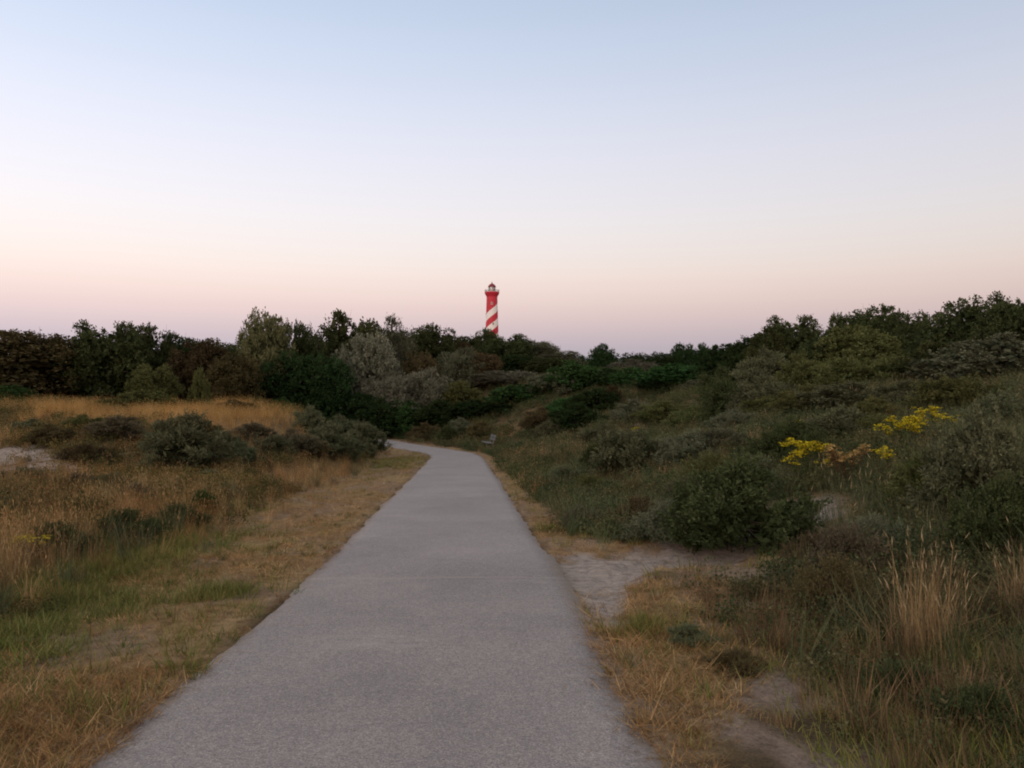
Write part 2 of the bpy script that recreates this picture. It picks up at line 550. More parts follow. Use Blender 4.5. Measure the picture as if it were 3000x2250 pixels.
c = M.mix(1.0, chips, M.ramp(big, [(0.3, (0.87, 0.86, 0.87)), (0.7, (1.10, 1.09, 1.08))]), 'MULTIPLY')
c = M.mix(1.0, c, M.ramp(mid, [(0.3, (0.94, 0.94, 0.95)), (0.7, (1.05, 1.05, 1.04))]), 'MULTIPLY')
c = M.mix(1.0, c, M.ramp(fine, [(0.3, (0.91, 0.91, 0.92)), (0.7, (1.08, 1.08, 1.08))]), 'MULTIPLY')
mp = M.n('ShaderNodeMapping'); mp.inputs['Scale'].default_value = (0.9, 2.2, 1); M.l(tc.outputs['Object'], mp.inputs['Vector'])
drift = M.noise(0.55, 5, 0.7, mp.outputs['Vector'])
c = M.mix(M.ramp(drift, [(0.60, (0, 0, 0)), (0.74, (0.5, 0.5, 0.5))]), c, (0.40, 0.35, 0.31))      # blown sand
ed = M.n('ShaderNodeAttribute', attribute_name='edge')
en = M.noise(11.0, 5, 0.7, tc.outputs['Object'])
ef = M.math('ADD', ed.outputs['Fac'], M.math('MULTIPLY_ADD', en, 0.34, -0.17))
c = M.mix(M.ramp(ef, [(0.90, (0, 0, 0)), (1.03, (0.75, 0.75, 0.75))]), c, (0.235, 0.180, 0.128))     # soil and litter on the worn edge
sx = M.n('ShaderNodeSeparateXYZ'); M.l(tc.outputs['Object'], sx.inputs[0])
wob = M.noise(1.6, 3, 0.6, tc.outputs['Object'])
for y0 in (8.05, 14.6, 27.5):                                                                       # joints between laid lengths
    dd = M.math('ABSOLUTE', M.math('SUBTRACT', M.math('ADD', sx.outputs['Y'], M.math('MULTIPLY', wob, 0.22)), y0))
    c = M.mix(M.ramp(dd, [(0.0, (0.35, 0.35, 0.35)), (0.05, (0, 0, 0))]), c, (0.36, 0.31, 0.27))
newer = M.ramp(M.math('MULTIPLY', M.math('SUBTRACT', sx.outputs['Y'], 7.9), 0.5), [(0.0, (1, 1, 1)), (1.0, (1.06, 1.06, 1.075))])
c = M.mix(1.0, c, newer, 'MULTIPLY')
b = M.n('ShaderNodeBsdfPrincipled'); M.l(c, b.inputs['Base Color'])
b.inputs['Roughness'].default_value = 0.85; b.inputs['Specular IOR Level'].default_value = 0.25
bp = M.n('ShaderNodeBump'); bp.inputs['Strength'].default_value = 0.3; bp.inputs['Distance'].default_value = 0.004
M.l(vo.outputs['Distance'], bp.inputs['Height']); bp.invert = True
M.l(bp.outputs[0], b.inputs['Normal'])
M.l(b.outputs[0], M.out.inputs['Surface'])
path = tag(link('path', pme, M.m), kind='structure')

# ------------------------------------------------------------------ lighthouse
def make_lighthouse(x, y, z, H):
    red = plain_mat('red_paint', (0.49, 0.030, 0.050), 0.55, 0.18, 0.25)
    white = plain_mat('white_paint', (0.78, 0.74, 0.72), 0.55, 0.07, 0.25)
    grey = plain_mat('grey_metal', (0.20, 0.19, 0.19), 0.5, 0.2, 1.0)
    M = Mat('lantern_glass')
    g = M.n('ShaderNodeBsdfPrincipled'); g.inputs['Base Color'].default_value = (0.34, 0.34, 0.34, 1)
    g.inputs['Roughness'].default_value = 0.08; g.inputs['Specular IOR Level'].default_value = 0.8
    M.l(g.outputs[0], M.out.inputs['Surface'])
    glass = M.m
    dome_red = plain_mat('dome_red', (0.20, 0.022, 0.036), 0.4, 0.2, 0.5)
    root = bpy.data.objects.new('lighthouse', None); col.objects.link(root)
    root.location = (x, y, z)
    tag(root, 'tall lighthouse with red and white spiral bands rising behind the trees', 'lighthouse')
    Hs = H - 8.6                     # top of the striped shaft
    P = 15.1
    r0, r1 = 4.6, 2.85
    n = 72
    rowsz = np.linspace(-2.0, Hs, 150)
    me_v = []; fs = []; ms = []
    zt = Hs - 2.4                     # level where the last white turn ends, on the side of the camera
    for zr in rowsz:
        r = r0 + (r1 - r0) * np.clip(zr / Hs, 0, 1) ** 0.8
        for i in range(n):
            th = 2 * math.pi * i / n + 2 * math.pi * (zr - zt) / P
            me_v.append((r * math.cos(th), r * math.sin(th), zr))
    for j in range(len(rowsz) - 1):
        for i in range(n):
            th0 = 2 * math.pi * (i + .5) / n
            th = th0 + 2 * math.pi * ((rowsz[j] + rowsz[j + 1]) / 2 - zt) / P      # true angle, unwrapped
            fs.append((j * n + i, j * n + (i + 1) % n, (j + 1) * n + (i + 1) % n, (j + 1) * n + i))
            w = (th0 / (2 * math.pi)) % 1.0
            white_here = (2 * w) % 1.0 < 0.5
            # height above the camera-side end of the spiral
            a = (th - (-math.pi / 2) + math.pi) % (2 * math.pi) - math.pi
            u = (rowsz[j] - zt) / P - a / (2 * math.pi)
            if u > -0.12: white_here = False
            ms.append(1 if white_here else 0)
    me = bpy.data.meshes.new('shaft'); me.from_pydata(me_v, [], fs)
    me.materials.append(red); me.materials.append(white)
    me.polygons.foreach_set('material_index', np.array(ms, np.int32))
    me.polygons.foreach_set('use_smooth', np.ones(len(fs), bool)); me.update()
    shaft = link('shaft', me, None, root)
    s = Shape(); s.lathe([(r1 + .003, Hs), (r1 + .1, Hs + .5), (r1 + .9, Hs + 2.0), (r1 + 1.0, Hs + 2.4), (r1 + 1.0, Hs + 2.75), (0.3, Hs + 2.76)], 48)
    gal = link('gallery', s.mesh('gallery', False), red, root)
    s = Shape()
    for zz_ in (0.45, 0.85, 1.2): s.tube([((r1 + .9) * math.cos(a), (r1 + .9) * math.sin(a), Hs + 2.75 + zz_) for a in np.linspace(0, 2 * math.pi, 37)], [.06] * 37, 5)
    for k in range(24):
        a = 2 * math.pi * k / 24
        s.tube([((r1 + .9) * math.cos(a), (r1 + .9) * math.sin(a), Hs + 2.7), ((r1 + .9) * math.cos(a), (r1 + .9) * math.sin(a), Hs + 3.98)], [.06, .06], 5)
    link('railing', s.mesh('railing'), grey, gal)
    s = Shape(); s.lathe([(1.95, Hs + 2.74), (1.95, Hs + 3.25), (2.05, Hs + 3.28), (2.05, Hs + 3.4), (1.8, Hs + 3.41)], 32)
    base_ = link('lantern_base', s.mesh('lantern_base'), white, root)
    s = Shape(); s.lathe([(1.72, Hs + 3.4), (1.72, Hs + 5.4)], 16)
    lan = link('lantern_room', s.mesh('lantern_room'), glass, root)
    s = Shape()
    for k in range(16):
        a = 2 * math.pi * k / 16
        s.tube([(1.75 * math.cos(a), 1.75 * math.sin(a), Hs + 3.4), (1.75 * math.cos(a), 1.75 * math.sin(a), Hs + 5.4)], [.07, .07], 4)
    link('glazing_bars', s.mesh('glazing_bars'), grey, lan)
    s = Shape(); s.lathe([(1.6, Hs + 5.38), (2.1, Hs + 5.4), (2.1, Hs + 5.65), (1.9, Hs + 6.1), (1.45, Hs + 6.7), (.8, Hs + 7.15), (.35, Hs + 7.3), (.35, Hs + 7.7), (.2, Hs + 7.9), (.06, Hs + 8.0), (.05, Hs + 8.6), (.0, Hs + 8.6)], 32)
    link('dome', s.mesh('dome', True), dome_red, root)
    dark = plain_mat('window_glass', (0.06, 0.06, 0.07), 0.2, 0.1, 1.0)
    for zw, aw in ((Hs - 3.4, -90), (Hs - 8.6, -160), (Hs - 14.0, -78), (Hs - 21.0, -95), (Hs - 28.0, -85)):
        rr = r0 + (r1 - r0) * (zw / Hs) ** 0.8
        a = R(aw)
        s = Shape(); s.box((rr * math.cos(a), rr * math.sin(a), zw), (0.9, 0.5, 1.3), a + math.pi / 2)
        wf = link('window', s.mesh('window'), white, root)
        s = Shape(); s.box(((rr + .252) * math.cos(a), (rr + .252) * math.sin(a), zw), (0.6, 0.03, 1.0), a + math.pi / 2)
        link('pane', s.mesh('pane'), dark, wf)
    s = Shape(); s.box((0, -r0 - .2, 1.2), (1.6, 0.8, 3.2)); link('door', s.mesh('door'), dome_red, root)
    return root


LH = (-10.5, 420, 4.84, 56.89)
make_lighthouse(LH[0], LH[1], LH[2], LH[3])

# ------------------------------------------------------------------ bench
def make_bench(x, y, rz):
    wood = plain_mat('weathered_wood', (0.105, 0.105, 0.10), 0.75, 0.25, 14.0, 0.3)
    steel = plain_mat('dull_steel', (0.13, 0.13, 0.13), 0.5, 0.2, 6.0)
    root = bpy.data.objects.new('bench', None); col.objects.link(root)
    zs = min(float(terrain(x + dx, y + dy)) for dx in (-.6, .6) for dy in (-.6, .6))
    root.location = (x, y, zs + 0.03); root.rotation_euler = (0, 0, rz)
    tag(root, 'weathered grey plank bench with backrest beside the bend of the path', 'bench')
    me_p = Shape(); me_p.box((0, 0, 0), (1.8, 0.135, 0.05), bev=.012); mp_ = me_p.mesh('plank'); mp_.materials.append(wood)
    for k in range(3):
        o = link('seat_plank', mp_, None, root); o.location = (0, -0.26 + k * 0.155, 0.46 - 0.01 * k)
    for k in range(2):
        o = link('backrest_plank', mp_, None, root); o.location = (0, 0.235 + 0.045 * k, 0.66 + 0.17 * k); o.rotation_euler = (R(75), 0, 0)
    lg = Shape()
    lg.box((0, -0.22, 0.19), (0.07, 0.07, 0.44)); lg.box((0, 0.14, 0.19), (0.07, 0.07, 0.44)); lg.box((0, -0.04, 0.41), (0.065, 0.44, 0.05))
    lg.tube([(0, 0.14, 0.40), (0, 0.20, 0.55), (0, 0.31, 0.92)], [.035, .035, .03], 6)
    lm = lg.mesh('leg'); lm.materials.append(steel)
    for sx in (-0.65, 0.65):
        o = link('leg', lm, None, root); o.location = (sx, 0, 0)
    return root


make_bench(-1.38, 47.54, R(-80))

# ------------------------------------------------------------------ foliage shapes
def unit(a): return a / (np.linalg.norm(a, axis=-1, keepdims=True) + 1e-9)


def leaf_mesh(name, P, D, N, Ln, Wd, tint):
    S = unit(np.cross(D, N)); Nn = np.cross(S, D)
    Ln = Ln[:, None]; Wd = Wd[:, None]
    v0 = P; v1 = P + D * Ln * 0.5 + S * Wd * 0.5 + Nn * Wd * 0.15
    v2 = P + D * Ln; v3 = P + D * Ln * 0.5 - S * Wd * 0.5 + Nn * Wd * 0.15
    V = np.stack([v0, v1, v2, v3], 1).reshape(-1, 3)
    F = np.arange(len(V))
    return mesh_arrays(name, V, F, 4, {'tint': np.repeat(tint, 4)})


def plant(seed, W, H, z0=0.08, nlobe=16, nleaf=9000, L=0.16, aspect=0.6, up=0.25, shoots=14, shoot_len=0.16, rough=0.2, round_=0.40, lobe=0.21, fill=0.18, trunk=0.12, clumps=14, ragged=0.35, bare=6, var=(0.7, 1.25)):
    """foliage and stem meshes of one tree or shrub standing at the origin"""
    rng = np.random.default_rng(seed)
    C = []; Rr = []
    for i in range(nlobe):
        zf = (i + 0.5) / nlobe
        th = i * 2.399963 + rng.uniform(-.5, .5)
        prof = math.sqrt(max(0.04, 1 - ((zf - round_) / (0.72 if zf > round_ else 0.75)) ** 2))
        r = W * lobe * rng.uniform(*var) * (1 - 0.25 * zf)
        rad = max(0.0, W / 2 * prof - r * 0.85) * rng.uniform(0.72, 1.12)
        zc = H * (z0 + (1 - z0) * (0.10 + 0.78 * zf)) * rng.uniform(0.94, 1.05)
        zc = zc * (1 - ragged * rng.random() * (0.5 + 0.5 * math.sin(th * 1.5 + seed)))
        zc = min(max(zc, r * 0.55), H - r * 0.72)
        C.append((rad * math.cos(th), rad * math.sin(th), zc)); Rr.append(r)
    C.append((0, 0, H * 0.5)); Rr.append(W * 0.30)
    C = np.array(C); Rr = np.array(Rr)
    nl = len(C)
    K = clumps
    dirs = rng.normal(size=(nl, K, 3))
    outw = C - np.array([0, 0, H * 0.35]); outw = unit(outw)
    dirs = unit(unit(dirs) + 0.55 * outw[:, None, :] + np.array([0, 0, up]))
    p = Rr ** 2; p = p / p.sum()
    nmain = int(nleaf * (1 - fill))
    li = rng.choice(nl, nmain, p=p); ki = rng.integers(0, K, nmain) * (rng.random(nmain) > 0.0)
    ki = np.where(rng.random(nmain) < 0.35, ki // 2, ki)          # uneven clumps
    dr = dirs[li, ki]
    rr = Rr[li][:, None]
    rad = 0.72 + 0.30 * rng.random((nmain, 1)) + rough * rng.normal(size=(nmain, 1)) * 0.5
    P = C[li] + dr * rr * rad * np.array([1, 1, 0.85]) + rng.normal(size=(nmain, 3)) * rr * rough
    D = unit(dr * 0.7 + rng.normal(size=(nmain, 3)) * 0.65 + np.array([0, 0, up]))
    ck = rng.random((nl, K)); lk = rng.random(nl)
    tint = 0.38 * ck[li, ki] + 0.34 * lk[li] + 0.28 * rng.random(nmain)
    # leaves inside the crown
    nf = nleaf - nmain
    li2 = rng.choice(nl, nf, p=p)
    P2 = C[li2] * np.array([0.92, 0.92, 0.95]) + unit(rng.normal(size=(nf, 3))) * Rr[li2][:, None] * rng.random((nf, 1)) * 0.8
    D2 = unit(rng.normal(size=(nf, 3)))
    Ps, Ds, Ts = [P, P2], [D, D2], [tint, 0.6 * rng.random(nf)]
    stem = Shape()
    # twigs that stand out of the outline
    for k in range(shoots):
        i = rng.choice(nl, p=p)
        d = unit(unit(rng.normal(size=3)) * 0.6 + outw[i] * 0.7 + np.array([0, 0, 0.6]))
        ln = H * shoot_len * rng.uniform(0.5, 1.2)
        s0 = C[i] + d * Rr[i] * 0.7
        m = max(8, int(26 * ln / (L * 3)))
        m = min(m, 60)
        t = rng.random((m, 1))
        Ps.append(s0 + d * ln * t + rng.normal(size=(m, 3)) * L * 0.35)
        Ds.append(unit(d + rng.normal(size=(m, 3)) * 0.6)); Ts.append(0.2 + 0.8 * rng.random(m))
        stem.tube([C[i], s0, s0 + d * ln * .8], [L * .06, L * .05, L * .02], 3)
    for k in range(bare):                       # dead twigs without leaves
        i = rng.choice(nl, p=p)
        d = unit(unit(rng.normal(size=3)) * 0.6 + outw[i] * 0.6 + np.array([0, 0, 0.7]))
        e = C[i] + d * (Rr[i] + H * shoot_len * rng.uniform(.5, 1.2))
        stem.tube([C[i], (C[i] + e) / 2 + rng.normal(size=3) * L * .3, e], [L * .07, L * .06, L * .025], 3)
    P = np.concatenate(Ps); D = np.concatenate(Ds); T = np.concatenate(Ts)
    N = unit(rng.normal(size=P.shape) + np.array([0, 0, 0.7]))
    ok = P[:, 2] > 0.01 * H
    P, D, N, T = P[ok], D[ok], N[ok], T[ok]
    Ln = L * rng.uniform(0.6, 1.25, len(P))
    big = np.zeros(len(Ps[0]) + len(Ps[1]) + sum(len(q) for q in Ps[2:])); big[len(Ps[0]):len(Ps[0]) + len(Ps[1])] = 1.5
    Ln = Ln * (1 + big[ok])
    me = leaf_mesh('foliage', P, D, N, Ln, Ln * aspect, T)
    # trunk and limbs
    tr = trunk * H * 0.28
    nstem = 1 if trunk > 0.1 else 4
    for k in range(nstem):
        ox, oy = (0, 0) if nstem == 1 else rng.normal(size=2) * W * 0.06
        top = np.array([rng.normal() * W * .05, rng.normal() * W * .05, H * 0.55])
        bend = np.array([rng.normal() * W * .06, rng.normal() * W * .06, H * 0.28])
        stem.tube([(ox, oy, -0.25), (ox * .9, oy * .9, 0.02 * H), bend, top], [tr * 1.35, tr, tr * .75, tr * .35], 7)
        for i in range(k, nl, nstem):
            j = bend + (top - bend) * rng.uniform(0, .8)
            q = (j + C[i]) / 2 + np.array([0, 0, -0.03 * H])
            stem.tube([j, q, C[i], C[i] + outw[i] * Rr[i] * .6], [tr * .45, tr * .32, tr * .18, tr * .06], 5)
    sm = stem.mesh('stem', True)
    ww = np.percentile(np.hypot(P[:, 0], P[:, 1]), 86) * 2
    hh = np.percentile(P[:, 2], 99.4)
    return me, sm, ww, hh


F = {}
def fol(name, d, l, **k): F[name] = foliage_mat('leaves_' + name, d, l, **k)


fol('dark', (0.022, 0.031, 0.013), (0.085, 0.099, 0.042))
fol('deep', (0.012, 0.025, 0.010), (0.040, 0.066, 0.025))
fol('fresh', (0.023, 0.053, 0.018), (0.060, 0.110, 0.037))
fol('russet', (0.034, 0.028, 0.015), (0.092, 0.072, 0.036))
fol('brown', (0.053, 0.043, 0.022), (0.138, 0.108, 0.055))
fol('olive', (0.046, 0.055, 0.021), (0.149, 0.154, 0.060))
fol('pale', (0.075, 0.080, 0.038), (0.175, 0.170, 0.085))
fol('silver', (0.070, 0.074, 0.052), (0.220, 0.212, 0.155))
fol('greygreen', (0.055, 0.063, 0.039), (0.167, 0.172, 0.108))
fol('buckthorn', (0.044, 0.052, 0.028), (0.161, 0.167, 0.094))
fol('mauve', (0.060, 0.053, 0.034), (0.161, 0.136, 0.086))
bark = plain_mat('bark', (0.085, 0.068, 0.052), 0.9, 0.4, 6.0, 0.5)
bark_pale = plain_mat('pale_bark', (0.26, 0.23, 0.19), 0.9, 0.3, 6.0, 0.5)

PROTO = {}
def proto(key, n, **kw):
    PROTO[key] = []
    for k in range(n):
        PROTO[key].append(plant(sum(ord(c) for c in key) * 7 + k * 31, **kw))


proto('oak', 4, W=6.5, H=6.0, nlobe=34, nleaf=20000, L=0.165, aspect=0.7, shoots=10, shoot_len=0.07, lobe=0.20, rough=0.10, clumps=14, fill=0.22, ragged=0.10, var=(0.8, 1.15), bare=4)
proto('airy', 3, W=6.0, H=5.6, nlobe=26, nleaf=16000, L=0.22, aspect=0.28, up=0.5, shoots=30, shoot_len=0.10, lobe=0.20, rough=0.13, fill=0.22, ragged=0.15)
proto('bush', 4, W=3.0, H=2.4, nlobe=22, nleaf=15000, L=0.090, aspect=0.65, shoots=26, shoot_len=0.12, lobe=0.19, rough=0.10, trunk=0.08, round_=0.30, fill=0.22, ragged=0.35, clumps=10)
proto('thorn', 4, W=2.6, H=2.0, nlobe=17, nleaf=14000, L=0.105, aspect=0.26, up=0.6, shoots=50, shoot_len=0.16, lobe=0.20, rough=0.11, trunk=0.07, round_=0.25, clumps=8, fill=0.22, ragged=0.45, bare=14)
proto('near', 4, W=1.7, H=1.2, nlobe=22, nleaf=20000, L=0.050, aspect=0.48, up=0.4, shoots=80, shoot_len=0.2, lobe=0.18, rough=0.12, trunk=0.07, round_=0.22, clumps=9, fill=0.22, ragged=0.5, bare=16)
proto('low', 4, W=1.6, H=0.7, nlobe=18, nleaf=10000, L=0.045, aspect=0.38, up=0.5, shoots=90, shoot_len=0.34, lobe=0.16, rough=0.18, trunk=0.06, round_=0.15, clumps=9, fill=0.18, ragged=0.55, bare=16)


def put_plant(name, key, var, leaf, x, y, w, h, label, cat, group=None, pale=False):
    me, sm, ww, hh = PROTO[key][var % len(PROTO[key])]
    rng = random.Random(int(x * 131 + y * 977))
    root = bpy.data.objects.new(name, None); col.objects.link(root)
    z = float(terrain(x, y))
    root.location = (x, y, z - 0.02)
    root.rotation_euler = (0, 0, rng.uniform(0, 6.28))
    root.scale = (w / ww, w / ww, h / hh)
    tag(root, label, cat, group)
    f = bpy.data.objects.new('crown' if cat == 'tree' else 'foliage', me); col.objects.link(f); f.parent = root
    if len(me.materials) == 0: me.materials.append(F['dark'])
    f.material_slots[0].link = 'OBJECT'; f.material_slots[0].material = F[leaf]
    s = bpy.data.objects.new('trunk' if cat == 'tree' else 'stem', sm); col.objects.link(s); s.parent = root
    if len(sm.materials) == 0: sm.materials.append(bark)
    if pale:
        s.material_slots[0].link = 'OBJECT'; s.material_slots[0].material = bark_pale
    return root


# name, shape, variant, leaf colour, x, y, width, height, label
TREES = [
    ('oak', 0, 'russet', -36.28, 58, 9.38, 5.34, 'russet-brown bushy tree at the leftmost end of the tree line'),
    ('oak', 1, 'brown', -35.79, 63, 4.29, 4.99, 'low brown tree beside the gap in the tree line'),
    ('oak', 2, 'dark', -30.38, 60, 5.87, 5.79, 'broad dark green tree with pointed top left of the pale olive tree'),
    ('oak', 3, 'dark', -29.73, 65, 4.98, 6.01, 'round dark green tree between the broad pointed one and the wine-brown trees'),
    ('oak', 0, 'deep', -28.36, 68, 4.34, 5.29, 'deep green tree half hidden behind the wine-brown trees'),
    ('oak', 2, 'russet', -23.23, 60, 4.6, 4.63, 'wine-brown tree standing above the golden bank'),
    ('oak', 1, 'russet', -19.65, 57, 3.64, 3.54, 'smaller wine-brown tree just in front of the pale olive tree'),
    ('oak', 1, 'pale', -19.25, 63, 4.42, 7.93, 'tall pale olive tree, highest of the tree line before the lighthouse'),
    ('oak', 3, 'dark', -17.41, 66, 4.21, 8.76, 'dark tree tucked between the pale olive tree and the big dark crown'),
    ('oak', 0, 'dark', -14.4, 72, 7.05, 10.12, 'big dark green crown at the top of the wooded hill'),
    ('airy', 2, 'greygreen', -11.64, 76, 4.85, 8.04, 'feathery grey-green tree on the hilltop next to the big dark crown'),
    ('oak', 1, 'deep', -16.89, 62, 5.8, 5.74, 'deep green tree below the pale olive tree in the wooded hollow'),
    ('oak', 2, 'deep', -14.74, 63, 5.36, 6.16, 'deep green tree in the wooded hollow in front of the big dark crown'),
    ('oak', 3, 'silver', -12.3, 68, 5.5, 8.15, 'silvery willow standing out pale against the wooded hill'),
    ('oak', 3, 'dark', -8.4, 84, 5.36, 5.44, 'dark tree with a lumpy top between the hilltop and the lighthouse'),
    ('oak', 2, 'dark', -11.98, 88, 6.74, 4.03, 'dark tree filling the skyline dip beside the feathery tree'),
    ('oak', 1, 'brown', -8.27, 72, 3.68, 5.21, 'small rusty-brown tree on the hillside below the lumpy dark tree'),
    ('airy', 2, 'greygreen', -4.81, 73, 4.35, 4.17, 'slim grey-green tree with a bare pale forked trunk'),
    ('oak', 0, 'brown', -3.15, 74, 4.41, 3.39, 'dark brown tree right beside the pale forked trunk'),
    ('oak', 3, 'dark', -3.13, 98, 2.92, 4.55, 'small dark treetop directly in front of the lighthouse base'),
    ('oak', 1, 'dark', -5.53, 100, 5.53, 3.62, 'dark skyline tree just before the lighthouse'),
    ('oak', 2, 'dark', -0.41, 97, 6.19, 3.95, 'dark skyline tree just past the lighthouse'),
    ('airy', 0, 'greygreen', 2.98, 100, 5.96, 3.46, 'grey-green tree on the falling skyline past the lighthouse'),
    ('oak', 0, 'deep', 0.0, 84, 5.36, 2.38, 'deep green tree on the hillside below the lighthouse'),
    ('airy', 1, 'greygreen', 5.84, 98, 5.42, 2.82, 'lowest grey-green tree at the foot of the falling skyline'),
    ('oak', 3, 'dark', 3.49, 82, 5.23, 2.02, 'dark tree on the hillside above the glossy green bushes'),
    ('oak', 2, 'deep', 17.48, 155, 5.94, 7.37, 'lone round far tree beyond the dip in the dunes'),
    ('oak', 0, 'deep', 12.13, 150, 6.38, 5.39, 'flat low far tree near the lone round one'),
    ('oak', 1, 'deep', 23.29, 152, 7.76, 5.49, 'wide low far tree in the middle of the distant row'),
    ('oak', 1, 'deep', 28.65, 153, 6.51, 5.73, 'far tree next to the distant pair of round crowns'),
    ('oak', 3, 'deep', 33.82, 158, 5.04, 7.18, 'first of a distant pair of round crowns over the dune crest'),
    ('oak', 2, 'deep', 37.99, 160, 5.11, 7.53, 'second of a distant pair of round crowns over the dune crest'),
    ('airy', 2, 'silver', 16.09, 105, 6.7, 2.59, 'pale grey willow thicket in the dip before the distant trees'),
    ('airy', 1, 'silver', -7.13, 67, 4.56, 4.15, 'silver-grey willow low on the hill above the bench'),
    ('airy', 2, 'silver', -9.96, 65, 5.53, 4.96, 'wide silver-grey willow at the foot of the hill'),
    ('airy', 0, 'silver', -0.62, 73, 6.21, 1.35, 'silver-grey willow above the glossy bush near the bench'),
    ('oak', 2, 'olive', -25.02, 56, 3.1, 2.87, 'small olive tree in front of the dark trees above the bank'),
    ('oak', 0, 'dark', -23.29, 72, 5.21, 6.55, 'shaded tree squeezed behind the pale olive crown'),
    ('oak', 1, 'dark', -27.08, 74, 5.04, 5.25, 'dark tree peeping over the wine-brown trees'),
    ('oak', 3, 'dark', -39.83, 72, 5.51, 4.24, 'dark tree far back in the gap of the tree line'),
    ('oak', 1, 'brown', -6.59, 86, 5.49, 3.8, 'brownish skyline tree between the lumpy dark tree and lighthouse'),
]
